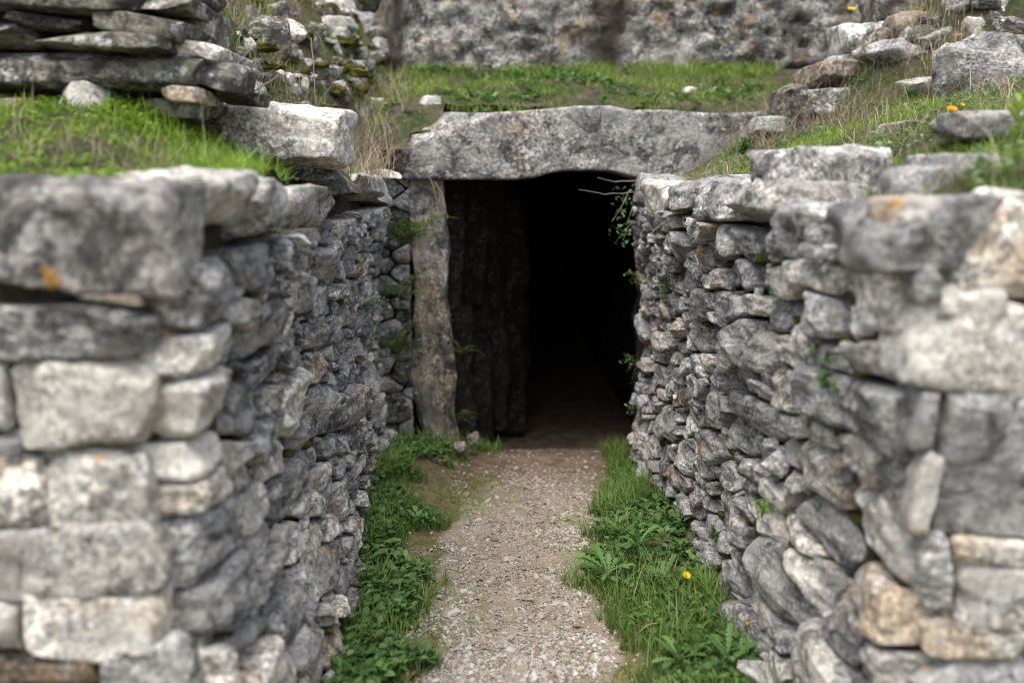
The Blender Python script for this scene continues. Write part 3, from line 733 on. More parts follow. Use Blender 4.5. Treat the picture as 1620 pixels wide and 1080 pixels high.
def boulder(name, rect, Yp, depth, mat, seed, label, rot=0.0, rz=0.0, **k):
    o = px_block(name, None, rect, Yp, depth, mat, seed, rot, **k)
    o.rotation_euler = (0, rot, rz); return tag(o, label, 'rock')
boulder('rock', (236, 6, 326, 82), 3.15, .35, D_, 340, 'knobbly speckled rock leaning behind the right end of the slab stack', n=12, rnd=.4, amp=.09)
boulder('boulder', (306, 158, 542, 258), 3.42, .36, P_, 341, 'long pale tapering block lying on the wall beside the slab stack', rot=0.09, rz=-0.12, n=18, rnd=.22, amp=.05, facets=8, taper=.06)
boulder('boulder', (1222, 230, 1416, 332), 2.78, .34, M['stone_lintel'], 342, 'big pitted grey boulder resting on the wall top by the grass', rot=-0.05, n=18, rnd=.30, amp=.07, facets=9, taper=.08)

# ------------------------------------------------------------------ stepped blocks, upper right
ST = thing('stepped_wall', 'ruined stepped wall of squared blocks at the end of the rock face', 'stone wall', (1.9, 5.5, 1.9)); T0 = np.array(ST.location)
for k, (rc, Yp, mt, ro, dp) in enumerate([((1404, -30, 1494, 33), 5.45, D_, 0.0, .5), ((1346, 28, 1462, 92), 5.35, M['stone_lintel'], 0.03, .5), ((1298, 92, 1412, 132), 5.25, T_, -0.03, .5), ((1330, 84, 1380, 100), 5.35, S_, 0.1, .4),
        ((1276, 132, 1394, 184), 5.15, M['stone_lintel'], -0.02, .5), ((1246, 128, 1284, 186), 5.12, D_, 0.05, .4), ((1208, 180, 1290, 212), 5.2, S_, 0.0, .4), ((1454, 34, 1532, 82), 5.2, P_, 0.1, .4), ((1478, 76, 1518, 132), 4.95, P_, 0.05, .35),
        ((1396, 96, 1442, 152), 5.0, P_, -0.1, .35), ((1436, 84, 1486, 142), 5.05, T_, 0.25, .35), ((1490, -40, 1600, 40), 5.6, D_, 0, .5), ((1590, -40, 1700, 30), 5.3, D_, 0.1, .5), ((1530, 30, 1600, 70), 5.3, T_, 0.1, .4)]):
    o = px_block('block', None, rc, Yp, dp, mt, 400 + k, ro, n=10, rnd=0.20, amp=0.06, facets=8, taper=.12)
    o.parent = ST; o.location = Vector(o.location) - Vector(T0)
r = np.random.default_rng(19)
for k in range(34):
    px, py = r.uniform(1395, 1640), r.uniform(-30, 150)
    if py > 150 - (1620 - px) * 0.02 or (px < 1440 and py < 60): continue
    g = hit(px, py, 3.6); sc = g[1] / FPX; w, h = r.uniform(26, 78), r.uniform(18, 46)
    put_block('stone', ST, g - T0 + np.array([0, .05, 0]), (w * sc, w * sc * .8, h * sc), [S_, P_, D_, M['stone_lintel'], T_][int(r.integers(5))], 1400 + k, (r.normal(0, .2), r.normal(0.1, .2), r.uniform(-.6, .6)), n=8, rnd=.25, amp=.09, facets=8, taper=.18)
boulder('boulder', (1512, 52, 1690, 168), 4.45, .5, S_, 430, 'broad cracked grey boulder standing over the top of the grassy slope', rot=0.0, n=16, rnd=.25, amp=.10, facets=11)
for rc, lb, mt, sd_ in [((1424, 186, 1474, 212), 'small flat stone lying in the bright grass near the marigold', P_, 431), ((1528, 166, 1690, 214), 'long low grey stone half sunk in grass under the cracked boulder', S_, 432),
        ((1498, 234, 1614, 268), 'thin grey ledge stone jutting from the bank of dry stems', S_, 433), ((1436, 254, 1530, 306), 'squat stone beside the big pitted boulder', M['stone_lintel'], 434)]:
    g = hit((rc[0] + rc[2]) / 2, rc[3] - 6)
    o = boulder('rock', rc, float(g[1]), .24, mt, sd_, lb, n=12, rnd=.22, amp=.06, facets=4, taper=.06); o.location.z -= 0.012

# ------------------------------------------------------------------ collapsed rubble bank, left of the shelf
RB = thing('rubble_bank', 'mossy bank of tumbled grey stones between slab stack and rock face', 'rubble bank', (-1.1, 6, 2.0)); B0 = np.array(RB.location)
r = np.random.default_rng(88); mo = Join()
done = []
spots = [(408, 60, 62, 70), (455, 50, 44, 40), (520, 38, 74, 28), (570, 30, 40, 34), (560, 95, 66, 42), (470, 130, 30, 36), (430, 150, 34, 30), (500, 112, 40, 30), (395, 110, 40, 44), (535, 66, 50, 26), (590, 60, 30, 46), (585, 20, 60, 46), (505, -2, 90, 22)]
while len(spots) < 120: spots.append((r.uniform(350, 600), r.uniform(-25, 185), r.uniform(16, 46), r.uniform(12, 34)))
for k, (px, py, w, h) in enumerate(spots):
    g = hit(px, py, 3.9)
    if g[1] > 7.9: continue
    sc = g[1] / FPX
    put_block('stone', RB, g - B0 + np.array([0, 0.05, -0.015]), (w * sc, max(w, h) * sc * r.uniform(.7, 1.1), h * sc), [S_, P_, D_, M['stone_lintel']][int(r.integers(4))], 600 + k,
              (r.normal(0, .2), r.normal(0, .25), r.uniform(-.6, .6)), n=7, rnd=.25, amp=.09, facets=8, taper=.18)
    if r.random() < 0.75:
        V, F = block((w * sc * 0.75, w * sc * .7, h * sc * 0.45), 2000 + k, n=7, facets=0, amp=.3, rnd=.5, fine=.1)
        mo.add(V + g - B0 + np.array([r.normal(0, .07), r.normal(0.02, .05), -0.02]), F, r.random())
link('moss', mo.mesh('moss', M['moss']), RB, kind='stuff')

for px, py, w, h, lb, mt in [(682, 162, 30, 18, 'pale stone lying in the grass behind the left end of the lintel', P_), (594, 164, 26, 16, 'small grey stone at the foot of the rubble bank', P_), (1090, 146, 24, 14, 'white stone in the tall grass below the rock face', M['stone_white']),
        (612, 276, 42, 16, 'white broken stone lying on the corner of the wall by the door jamb', M['stone_white'])]:
    g = hit(px, py, 3.9) if py < 250 else at(px, py, 5.3)
    sc = g[1] / FPX
    o = put_block('rock', None, g, (w * sc, w * sc * .8, h * sc), mt, int(px), (0, .1, .3), n=7, rnd=.3, amp=.1, facets=7); tag(o, lb, 'rock')
for px, py, w, h, lb, mt in [(748, 698, 20, 22, 'rounded tan stone on the floor inside the left of the opening', M['stone_tan']), (728, 712, 22, 16, 'grey stone half hidden in grass beside the standing stone', S_)]:
    g = on_z(px, py, -0.02); sc = g[1] / FPX
    o = put_block('rock', None, g + np.array([0, 0, .02]), (w * sc, w * sc, h * sc), mt, int(px), n=7, rnd=.4, amp=.08); tag(o, lb, 'rock')

# ------------------------------------------------------------------ gravel
ico_t = (1 + 5 ** .5) / 2
IV = np.array([(-1, ico_t, 0), (1, ico_t, 0), (-1, -ico_t, 0), (1, -ico_t, 0), (0, -1, ico_t), (0, 1, ico_t), (0, -1, -ico_t), (0, 1, -ico_t), (ico_t, 0, -1), (ico_t, 0, 1), (-ico_t, 0, -1), (-ico_t, 0, 1)], float) / 1.9
IF = np.array([(0, 11, 5), (0, 5, 1), (0, 1, 7), (0, 7, 10), (0, 10, 11), (1, 5, 9), (5, 11, 4), (11, 10, 2), (10, 7, 6), (7, 1, 8), (3, 9, 4), (3, 4, 2), (3, 2, 6), (3, 6, 8), (3, 8, 9), (4, 9, 5), (2, 4, 11), (6, 2, 10), (8, 6, 7), (9, 8, 1)])
def pebbles(n, seed):
    r = np.random.default_rng(seed)
    Y = 2.3 + (6.3 - 2.3) * r.random(n) ** 1.35
    q = r.normal(0, 0.62, n); q = np.where(r.random(n) < .6, r.uniform(-1.75, 1.75, n), q)
    X = path_mid(Y) + q * path_half(Y)
    band = np.abs(q)                      # chips gather along the edges and near the camera
    nz = fbm(np.stack([X * 5, Y * 5, 0 * X], -1), 3, 77)
    keep = r.random(n) < np.clip(0.42 + 0.30 * sm((band - 0.35) / 0.5) + 0.18 * nz + 0.9 * sm((3.45 - Y) / 0.75), 0.04, 1) * (1 - 0.9 * sm((Y - 4.9) / .7)) * (1 - 0.93 * sm((band - 0.80 - 0.5 * nz) / 0.40))
    X, Y, band = X[keep], Y[keep], band[keep]; n = len(X)
    s = np.clip(r.lognormal(math.log(0.0039), 0.45, n), 0.003, 0.022)
    sc = np.stack([s * r.uniform(.8, 1.5, n), s * r.uniform(.8, 1.5, n), s * r.uniform(.35, .75, n)], -1)
    V = IV[None] * r.uniform(.65, 1.3, (n, 12, 1)) * sc[:, None]
    a = r.uniform(0, 6.28, n); ca, sa = np.cos(a)[:, None], np.sin(a)[:, None]
    tl = r.normal(0, .3, (n, 2))
    x = V[..., 0] * ca - V[..., 1] * sa; y = V[..., 0] * sa + V[..., 1] * ca; z = V[..., 2] + x * tl[:, :1] + y * tl[:, 1:]
    P = np.stack([x + X[:, None], y + Y[:, None], z + (ground_z(X, Y) + s * .18)[:, None]], -1).reshape(-1, 3)
    F = (IF[None] + 12 * np.arange(n)[:, None, None]).reshape(-1, 3)
    t = np.clip(r.beta(2.0, 1.5, n) * (0.66 + 0.30 * np.clip(0.6 * sm((band - .4) / .4) + sm((3.4 - Y) / .7), 0, 1)), 0, 1)
    return P, F, np.repeat(t, 12)
V, F, T = pebbles(64000, 3)
o = link('gravel', mesh('gravel', V, F, M['pebble'], T, smooth=False)); tag(o, 'pale limestone gravel chips strewn over the path', 'gravel', kind='stuff')

# ------------------------------------------------------------------ grass
def blades(pos, h, w, lean, r, tone, curl=0.5, segs=3):
    n = len(pos); a = r.uniform(0, 6.28, n); d = np.stack([np.cos(a), np.sin(a), 0 * a], -1); sdv = np.stack([-np.sin(a), np.cos(a), 0 * a], -1)
    Vs = []
    for k in range(segs + 1):
        t = k / segs
        c = pos + d * (lean * h * t ** 1.7)[:, None] + np.array([0, 0, 1]) * (h * (t - curl * np.clip(lean, 0, 1.4) * 0.5 * t ** 2.2))[:, None]
        if k < segs:
            ww = (w * (1 - 0.55 * t) / 2)[:, None]; Vs += [c - sdv * ww, c + sdv * ww]
        else: Vs.append(c)
    V = np.stack(Vs, 1); m = V.shape[1]
    q = [[2 * k, 2 * k + 1, 2 * k + 3, 2 * k + 2] for k in range(segs - 1)]
    b = m * np.arange(n)[:, None, None]
    FQ = (np.array(q)[None] + b).reshape(-1, 4) if q else np.zeros((0, 4), int)
    FT = (np.array([[[2 * segs - 2, 2 * segs - 1, 2 * segs]]]) + b).reshape(-1, 3)
    return V.reshape(-1, 3), [FQ, FT], np.repeat(tone, m)
def patch(name, label, cat, X, Y, zf, hmean, wmean, lean, mat, seed, hs=0.35, curl=0.5, dens=None, thr=0.0, segs=3, tall=None):
    r = np.random.default_rng(seed)
    if dens is not None:
        k = r.random(len(X)) < np.clip(dens, 0, 1); X, Y = X[k], Y[k]
        if tall is not None: tall = tall[k]
    if thr > -1:
        nz = fbm(np.stack([X * 3.2, Y * 3.2, 0 * X], -1), 3, seed); k = nz > thr - 0.25 * r.random(len(X)); X, Y = X[k], Y[k]
        if tall is not None: tall = tall[k]
    n = len(X); nz = fbm(np.stack([X * 5, Y * 5, 0 * X], -1), 2, seed + 3)
    h = hmean * np.clip(r.lognormal(0, hs, n), .35, 2.2) * (1 + 0.35 * nz)
    if tall is not None: h = h * tall
    pos = np.stack([X, Y, zf(X, Y) - 0.008], -1)
    V, F, T = blades(pos, h, wmean * r.uniform(.6, 1.4, n), np.abs(r.normal(lean, lean * .5, n)), r, np.clip(0.5 + 0.35 * nz + r.normal(0, .22, n), 0, 1), curl, segs)
    o = link(name, mesh(name, V, F, mat, T)); return tag(o, label, cat, kind='stuff')
r = np.random.default_rng(70)
n = 30000; X = r.uniform(-2.6, -0.61, n); Y = r.uniform(1.98, 3.25, n)
patch('grass', 'bright green grass on the terrace below the flat slab stack', 'grass', X, Y, hill_z, 0.030, 0.0042, 0.7, M['grass_bright'], 101, thr=-0.12,
      dens=0.35 + 0.65 * sm((Y - 2.35) / .4), tall=0.55 + 0.7 * sm((Y - 2.5) / 0.5))
n = 26000; X = r.uniform(-1.0, 2.1, n); Y = r.uniform(5.85, 7.45, n)
patch('grass', 'green grass growing on the shelf above the lintel', 'grass', X, Y, hill_z, 0.045, 0.0045, 0.65, M['grass'], 102, thr=-0.35, tall=0.75 + 0.7 * sm((Y - 6.6) / 0.5))
n = 36000; X = 0.93 + 1.9 * r.random(n) ** 1.1; Y = r.uniform(2.0, 5.6, n)
patch('grass', 'fine green grass on the slope over the wall with the rounded capstone', 'grass', X, Y, hill_z, 0.036, 0.0030, 0.8, M['grass_bright'], 103, thr=-0.25, dens=np.clip(0.45 + 0.8 * sm((X - 1.0) / .3) - 0.35 * sm((2.6 - Y) / .5), 0, 1))
n = 9000; X = r.uniform(-2.3, -0.6, n); Y = r.uniform(4.2, 6.8, n)
patch('grass', 'sparse green tufts between the stones of the rubble bank', 'grass', X, Y, hill_z, 0.06, 0.0045, 0.6, M['grass'], 104, thr=0.12)
n = 1700; X = r.uniform(-0.2, 1.7, n); Y = r.uniform(5.9, 6.7, n)
patch('dry_grass', 'brownish dry stems and moss lying behind the lintel edge', 'dry grass', X, Y, hill_z, 0.05, 0.0026, 1.6, M['straw'], 114, hs=.5, curl=.8, segs=4, thr=0.0)
# inside the passage, along the foot of each wall
n = 15000; Y = 2.2 + 3.6 * r.random(n); X = wall_xr(Y, 0 * Y + .1) - (0.42 + 0.16 * fbm(np.stack([Y * 3.1, 0 * Y, 0 * Y], -1), 3, 4)) * r.random(n) ** 1.35 * np.interp(Y, [2.3, 3.4, 4.2, 5.4], [1.45, 1.0, .66, .36]) - 0.005
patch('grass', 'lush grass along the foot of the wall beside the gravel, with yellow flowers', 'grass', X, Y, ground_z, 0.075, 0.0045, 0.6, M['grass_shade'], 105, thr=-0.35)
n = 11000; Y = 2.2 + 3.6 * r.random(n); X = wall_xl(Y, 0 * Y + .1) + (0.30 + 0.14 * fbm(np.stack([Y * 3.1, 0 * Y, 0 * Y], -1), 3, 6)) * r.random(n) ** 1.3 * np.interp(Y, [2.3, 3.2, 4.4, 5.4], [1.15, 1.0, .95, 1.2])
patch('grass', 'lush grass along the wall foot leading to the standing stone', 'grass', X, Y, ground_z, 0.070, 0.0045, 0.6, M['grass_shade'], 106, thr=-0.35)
n = 15000; Y = 2.3 + 3.2 * r.random(n); sg = np.where(r.random(n) < .5, -1, 1); X = path_mid(Y) + sg * (path_half(Y) + 0.03 + 0.11 * r.normal(0, 1, n))
patch('grass', 'thin short grass and moss fringe creeping over the gravel margins', 'grass', X, Y, ground_z, 0.020, 0.0030, 0.9, M['grass'], 113, thr=0.0)
n = 3500; X = r.uniform(-0.22, 0.12, n); Y = r.uniform(5.6, 6.3, n)
patch('grass', 'grass patch on the threshold at the base of the standing stone', 'grass', X, Y, ground_z, 0.06, 0.005, 0.6, M['grass_shade'], 107, thr=-0.1, dens=sm((0.12 - X) / .25))
# dry straw
n = 5200; X = 0.93 + 1.5 * r.random(n); Y = r.uniform(2.1, 5.4, n)
patch('dry_grass', 'thin dry straw stems lying through the green slope', 'dry grass', X, Y, hill_z, 0.11, 0.0020, 1.1, M['straw'], 108, hs=.5, thr=0.05, curl=.8, segs=4)
n = 2600; X = r.uniform(0.86, 1.10, n); Y = r.uniform(3.1, 5.3, n)
patch('dry_grass', 'matted dry straw draped over the wall top near the dark opening', 'dry grass', X, Y, lambda x, y: hill_z(x, y) + 0.02, 0.040, 0.0020, 3.2, M['straw'], 109, hs=.5, thr=-0.2, curl=1.0, segs=4)
n = 2200; X = r.uniform(-0.95, -0.60, n); Y = r.uniform(2.25, 3.05, n)
patch('grass', 'tuft of tall bright grass spilling over the wall top in front of the long pale block', 'grass', X, Y, hill_z, 0.065, 0.0042, 0.8, M['grass_bright'], 115, thr=-.3, dens=1.2 * np.exp(-((X + 0.72) / .13) ** 2 - ((Y - 2.62) / .3) ** 2))
n = 2600; X = r.uniform(-1.55, -0.66, n); Y = r.uniform(2.0, 2.7, n)
patch('dry_grass', 'tuft of pale dry grass at the terrace edge above the capstone wall', 'dry grass', X, Y, hill_z, 0.075, 0.0022, 1.0, M['straw'], 110, hs=.5, curl=.8, segs=4, thr=-.1, dens=0.25 + 0.9 * np.exp(-((X + 0.86) / .16) ** 2 - ((Y - 2.35) / .25) ** 2))
n = 7000; X = r.uniform(-2.2, -0.5, n); Y = r.uniform(4.3, 6.9, n)
patch('dry_grass', 'brown dry stems tangled over the rubble bank', 'dry grass', X, Y, hill_z, 0.15, 0.0026, 0.9, M['straw'], 111, hs=.5, curl=.7, segs=4, thr=-0.1)
n = 1800; X = r.uniform(1.35, 2.5, n); Y = r.uniform(4.7, 5.6, n)
patch('dry_grass', 'wiry dry stems hanging among the stepped blocks', 'dry grass', X, Y, lambda x, y: hill_z(x, y) + 0.03, 0.20, 0.0024, 1.1, M['straw'], 112, hs=.5, curl=.9, segs=4, thr=-.2)

# ------------------------------------------------------------------ leafy ground cover
def leaf_geo(L, Wd, n=5, fold=0.25, curl=0.6, lobes=0, stalk=0.25, blunt=0.6):
    """leaf along +Y rising from the origin, 3 verts per row"""
    V = []
    for k in range(n + 1):
        t = k / n; y = L * t
        b = max(0.0, (t - stalk) / (1 - stalk))
        w = Wd / 2 * (math.sin(math.pi * min(1, b ** blunt)) ** 0.75 if 0 < b < 1 else 0.0) + Wd * 0.04 * (1 - t)
        if lobes and b > 0: w *= 0.40 + 0.60 * (1 if k % 2 else 0.05) + (0.3 if k >= n - 3 else 0)
        z = L * (0.55 * t - curl * t * t)
        V += [(-w, y, z + fold * w), (0, y + (0.02 * L if lobes else 0), z), (w, y, z + fold * w)]
    F = []
    for k in range(n):
        a = 3 * k; F += [(a, a + 1, a + 4, a + 3), (a + 1, a + 2, a + 5, a + 4)]
    return np.array(V, float), np.array(F)
def cover(name, label, X, Y, zf, per, L, Wd, mat, seed, thr=-9, lift=0.0, **k):
    r = np.random.default_rng(seed); J = Join()
    if thr > -5:
        kk = fbm(np.stack([X * 3.5, Y * 3.5, 0 * X], -1), 2, seed) > thr; X, Y = X[kk], Y[kk]
    Z = zf(X, Y)
    for x, y, z in zip(X, Y, Z):
        a0 = r.uniform(0, 6.28); tn = r.random()
        for j in range(int(r.integers(per - 1, per + 2))):
            V, F = leaf_geo(L * r.uniform(.6, 1.35), Wd * r.uniform(.7, 1.3), curl=r.uniform(.15, .7), **k)
            V = rot2(V, (r.uniform(-.1, .6), r.normal(0, .25), a0 + j * 6.28 / per + r.normal(0, .3)))
            J.add(V + np.array([x, y, z + lift * r.random()]), F, np.clip(0.75 * tn + r.normal(0.12, .15), 0, 1))
    o = link(name, J.mesh(name, mat)); return tag(o, label, 'ground cover', kind='stuff')
r = np.random.default_rng(71)
n = 850; Y = 2.35 + 3.1 * r.random(n); X = wall_xl(Y, 0 * Y + .1) + 0.01 + (0.25 + 0.16 * fbm(np.stack([Y * 3.1, 0 * Y, 0 * Y], -1), 3, 6)) * r.random(n) ** 1.35 * np.interp(Y, [2.3, 3.2, 4.4, 5.4], [1.15, .95, .9, 1.3])
cover('ground_cover', 'broad green weed leaves along the wall foot leading to the standing stone', X, Y, ground_z, 6, 0.042, 0.025, M['leaf'], 201, n=4, stalk=.3, lift=.05)
n = 750; Y = 2.3 + 2.9 * r.random(n); X = wall_xr(Y, 0 * Y + .1) - 0.03 - (0.36 + 0.18 * fbm(np.stack([Y * 3.1, 0 * Y, 0 * Y], -1), 3, 4)) * r.random(n) ** 1.3 * np.interp(Y, [2.3, 3.2, 4.2, 5.4], [1.2, .9, .6, .4])
cover('ground_cover', 'small green weed leaves under the wall with the yellow flowers', X, Y, ground_z, 6, 0.040, 0.022, M['leaf'], 202, n=4, stalk=.3, lift=.04)
n = 900; X = r.uniform(0.95, 2.4, n); Y = r.uniform(2.1, 5.3, n)
cover('ground_cover', 'small round pale leaves scattered through the slope grass', X, Y, hill_z, 4, 0.030, 0.024, M['leaf_pale'], 203, thr=-.15, n=3, stalk=.35, lift=.03)
n = 1400; X = r.uniform(-2.2, -0.68, n); Y = r.uniform(2.0, 3.2, n)
cover('ground_cover', 'tiny clover like leaves in the terrace grass under the slabs', X, Y, hill_z, 4, 0.024, 0.018, M['grass_bright'], 204, thr=-.2, n=3, stalk=.35, lift=.025)
n = 900; X = r.uniform(-0.9, 1.9, n); Y = r.uniform(5.9, 7.3, n)
cover('ground_cover', 'low leafy herbs in the grass shelf above the lintel', X, Y, hill_z, 4, 0.045, 0.03, M['leaf'], 205, thr=-.1, n=3, stalk=.3, lift=.03)

# rosettes of dandelion leaves, right of the gravel
LEAF = [mesh('leaf', *leaf_geo(0.16, 0.042, n=15, curl=c, lobes=1, stalk=.12, blunt=1.25), M['leaf'], t) for c, t in ((0.15, .55), (0.42, .8), (0.68, .4))]
def rosette(X, Y, n, sc, label, seed, lf=LEAF, name='dandelion', group=None, z=None):
    r = np.random.default_rng(seed)
    t = thing(name, label, 'plant', (X, Y, float(ground_z(X, Y)) + .01 if z is None else z), (0, 0, r.uniform(0, 6)), group)
    for k in range(n):
        link('leaf', lf[int(r.integers(len(lf)))], t, (0, 0, 0.004 * k), (r.uniform(.0, .55), r.normal(0, .12), k * 2.4 + r.normal(0, .2)), scale=sc * r.uniform(.7, 1.15))
    return t
for k, (px, py, n, sc, lb) in enumerate([(962, 905, 13, 1.0, 'largest dandelion rosette, its long toothed leaves spilling onto the gravel'), (1010, 880, 12, .95, 'dandelion rosette against the wall foot just behind the largest one'),
        (1045, 930, 11, .8, 'dandelion rosette directly under the open yellow flower'), (985, 850, 10, .8, 'small dandelion rosette at the far end of the weedy strip'), (1075, 1045, 11, .8, 'dandelion rosette at the near edge of the grass strip, by the dead leaf'),
        (1150, 1070, 12, .85, 'leafy rosette below the budding yellow flower')]):
    g = on_z(px, py, 0.06); rosette(g[0], g[1], n + 2, sc * .82, lb, 30 + k)

# ------------------------------------------------------------------ stems, flowers, ferns, wall herbs
def tube(pts, r0, r1, sides=5):
    pts = np.array(pts, float); n = len(pts); V = []
    tg = np.gradient(pts, axis=0); tg /= np.linalg.norm(tg, axis=1, keepdims=True) + 1e-9
    for k in range(n):
        t = tg[k]; a = np.cross(t, [0.31, 0.17, 0.93] if abs(t[2]) < .9 else [1, 0, 0]); a /= np.linalg.norm(a); b = np.cross(t, a)
        rr = r0 + (r1 - r0) * k / (n - 1)
        V += [pts[k] + rr * (a * math.cos(q) + b * math.sin(q)) for q in np.arange(sides) * 2 * math.pi / sides]
    F = [(k * sides + j, k * sides + (j + 1) % sides, (k + 1) * sides + (j + 1) % sides, (k + 1) * sides + j) for k in range(n - 1) for j in range(sides)]
    return np.array(V), np.array(F)
def bend(p0, p1, sag, n=9, seed=0, jit=0.0):
    r = np.random.default_rng(seed); t = np.linspace(0, 1, n)[:, None]
    p = np.array(p0) * (1 - t) + np.array(p1) * t + np.array(sag) * (4 * t * (1 - t))
    return p + (r.normal(0, jit, (n, 3)) * (4 * t * (1 - t)) if jit else 0)
def flower(top, base, mat, label, seed, R=0.016, petals=16, name='yellow_flower', closed=0.3, stem=True):
    r = np.random.default_rng(seed); top = np.array(top); base = np.array(base)
    t = thing(name, label, 'flower', tuple(base))
    if stem:
        V, F = tube(bend(base, top, (r.normal(0, .012), r.normal(0, .012), 0), 8), 0.0018, 0.0013); link('stem', mesh('stem', V - base, F, M['leaf'], .5), t)
    J = Join()
    for ring, (n, rr, up) in enumerate(((petals, 1.0, closed), (int(petals * .7), .7, closed + .35), (int(petals * .4), .42, closed + .8))):
        for k in range(n):
            V, F = leaf_geo(R * rr, R * 0.30, n=3, fold=.1, curl=.1, stalk=0, blunt=.8)
            J.add(rot2(V, (up, 0, k * 6.283 / n + ring * .3)) , F, r.random())
    h = link('flower_head', J.mesh('flower_head', mat), t, tuple(top - base), (0.55, r.normal(0, .15), 0))
    V, F = block((R * .7, R * .7, R * .7), seed, n=3, facets=0, rnd=.5, amp=.02); link('calyx', mesh('calyx', V, F, M['leaf'], .3), t, tuple(top - base - np.array([0, 0, R * .3])))
    return t
def fl_ground(px, py, Y, zb, **k):
    tp = at(px, py, Y); return tp, np.array([tp[0] + .01, tp[1] + .02, zb])
tp, bs = fl_ground(1085, 912, 3.02, 0.03); flower(tp, bs, M['petal_yellow'], 'open yellow flower on a stem in front of the wall, above the rosettes', 1, R=.019)
tp, bs = fl_ground(1180, 989, 2.66, 0.03); flower(tp, bs, M['petal_yellow'], 'half closed yellow flower on a leafy stem low by the wall', 2, R=.015, closed=.8)
g = hit(1345, 40, 4.5); tp = at(1346, 17, 6.6); flower(tp, tp + np.array([0.02, .05, -.22]), M['petal_yellow'], 'yellow flower in front of the pitted rock face', 3, R=.032, closed=.1)
tp = at(552, 193, 4.9); flower(tp, tp + np.array([-.02, .02, -.10]), M['petal_yellow'], 'tiny yellow flower behind the end of the long pale block', 4, R=.014, closed=.5)
tp = at(1145, 207, 5.3); flower(tp, tp + np.array([.02, .02, -.14]), M['petal_yellow'], 'tiny yellow flower in front of the right part of the lintel', 5, R=.012, closed=.5)
g = hit(1502, 205); flower(g + np.array([0, 0, .055]), g, M['petal_orange'], 'orange marigold blooming on the grassy slope', 6, R=.024, petals=20, name='marigold', closed=.35)
g = hit(1518, 200); flower(g + np.array([0, 0, .062]), g, M['petal_yellow'], 'yellow orange bloom just behind the marigold', 7, R=.016, petals=16, name='marigold', closed=.6)
for k, (px, py, lb) in enumerate([(411, 3, 'uppermost violet flower on the rubble bank'), (427, 14, 'violet flower just below the uppermost one'), (444, 19, 'violet flower third down the rubble bank'), (467, 24, 'faint violet flower nearest the rock face')]):
    tp = at(px, py, 5.6); flower(tp, tp + np.array([0, .05, -.2]), M['petal_pink'], lb, 20 + k, R=.018, petals=8, name='violet_flower', closed=.2)

def frond(L, seed, wide=0.26, pairs=13):
    r = np.random.default_rng(seed); J = Join(); t = np.linspace(0, 1, pairs + 2)
    pts = np.stack([0 * t, L * t * (1 - .12 * t), L * (0.55 * t - 0.62 * t * t)], -1)
    V, F = tube(pts, .0016, .0007, 4); J.add(V, F, .3)
    for k in range(1, pairs + 1):
        w = wide * L * math.sin(math.pi * min(1, (t[k] * .9 + .1)) ** .8) * .6 + .004
        for s in (-1, 1):
            V, F = leaf_geo(w, w * .36, n=2, curl=.3, stalk=.0, fold=.1)
            J.add(rot2(V, (r.normal(0, .1), 0, -s * 1.15 + r.normal(0, .08))) + pts[k], F, np.clip(r.normal(.5, .2), 0, 1))
    return J.mesh('frond', M['fern'])
FR = [frond(.22, 1), frond(.18, 2), frond(.26, 3)]
def fern(px, py, Y, n, sc, label, seed, face=0.25, spread=2.2):
    r = np.random.default_rng(seed); p = at(px, py, Y)
    t = thing('fern', label, 'fern', tuple(p))
    for k in range(n):
        a = math.pi + face + spread * (k / (n - 1) - .5) * 2 + r.normal(0, .15)
        link('frond', FR[int(r.integers(3))], t, (0, 0, 0), (r.uniform(-.1, .75), r.normal(0, .2), a), scale=sc * 1.5 * r.uniform(.7, 1.15))
    return t
fern(640, 388, 5.50, 14, .95, 'uppermost fern, thick clump on the jamb rubble under the lintel corner', 1)
fern(636, 472, 5.50, 10, .85, 'middle fern on the jamb rubble, half way up', 2)
fern(630, 562, 5.48, 10, .9, 'lowest fern on the jamb rubble, with arching fronds', 3)
fern(728, 560, 6.02, 9, .5, 'dark fern growing inside the opening behind the standing stone', 4)
fern(722, 665, 6.0, 10, .6, 'dark fern at the bottom of the inner passage stones', 5)
STR = [mesh('leaf', *leaf_geo(.17, .012, n=7, curl=c, stalk=.0, fold=.3), M['fern'], .8) for c in (.4, .7)]
p = at(598, 615, 5.36); rosette(p[0] + .01, p[1], 9, 1.0, 'strap leaved tuft sprouting from the wall end below the ferns', 70, STR, 'strap_fern', z=float(p[2]))

def herb(p, n, L, label, seed, mat=M['leaf'], out=(0, -1, 0), name='wall_herb', leaf=0.018, per=9, droop=0.3, up=0.5):
    r = np.random.default_rng(seed); p = np.array(p, float); t = thing(name, label, 'plant', tuple(p)); ST_ = Join(); LF = Join()
    for k in range(n):
        d = np.array(out) + r.normal(0, .55, 3) + np.array([0, 0, up]); d /= np.linalg.norm(d)
        e = d * L * r.uniform(.5, 1.15); pts = bend((0, 0, 0), e + np.array([0, 0, -droop * L]), (0, 0, droop * L * .6), 7, seed + k, .004)
        V, F = tube(pts, .0014, .0006, 4); ST_.add(V, F, .4)
        for j in range(per):
            q = pts[min(6, 1 + int(j * 6 / per))]
            V, F = leaf_geo(leaf * r.uniform(.6, 1.3), leaf * .6, n=2, curl=.2, stalk=.1)
            LF.add(rot2(V, (r.uniform(-.3, .9), r.normal(0, .4), r.uniform(0, 6.28))) + q, F, r.random())
    link('stem', ST_.mesh('stem', M['twig'] if mat is None else mat), t); link('leaves', LF.mesh('leaves', mat or M['leaf']), t, kind='stuff')
    return t
def on_wall(px, py, side, off=0.03):
    Xp = .85 if side > 0 else -.62
    for _ in range(3):
        q = on_x(px, py, Xp); Xp = float(wall_xr(q[1], q[2])) if side > 0 else float(wall_xl(q[1], q[2]))
    return on_x(px, py, Xp - side * off)
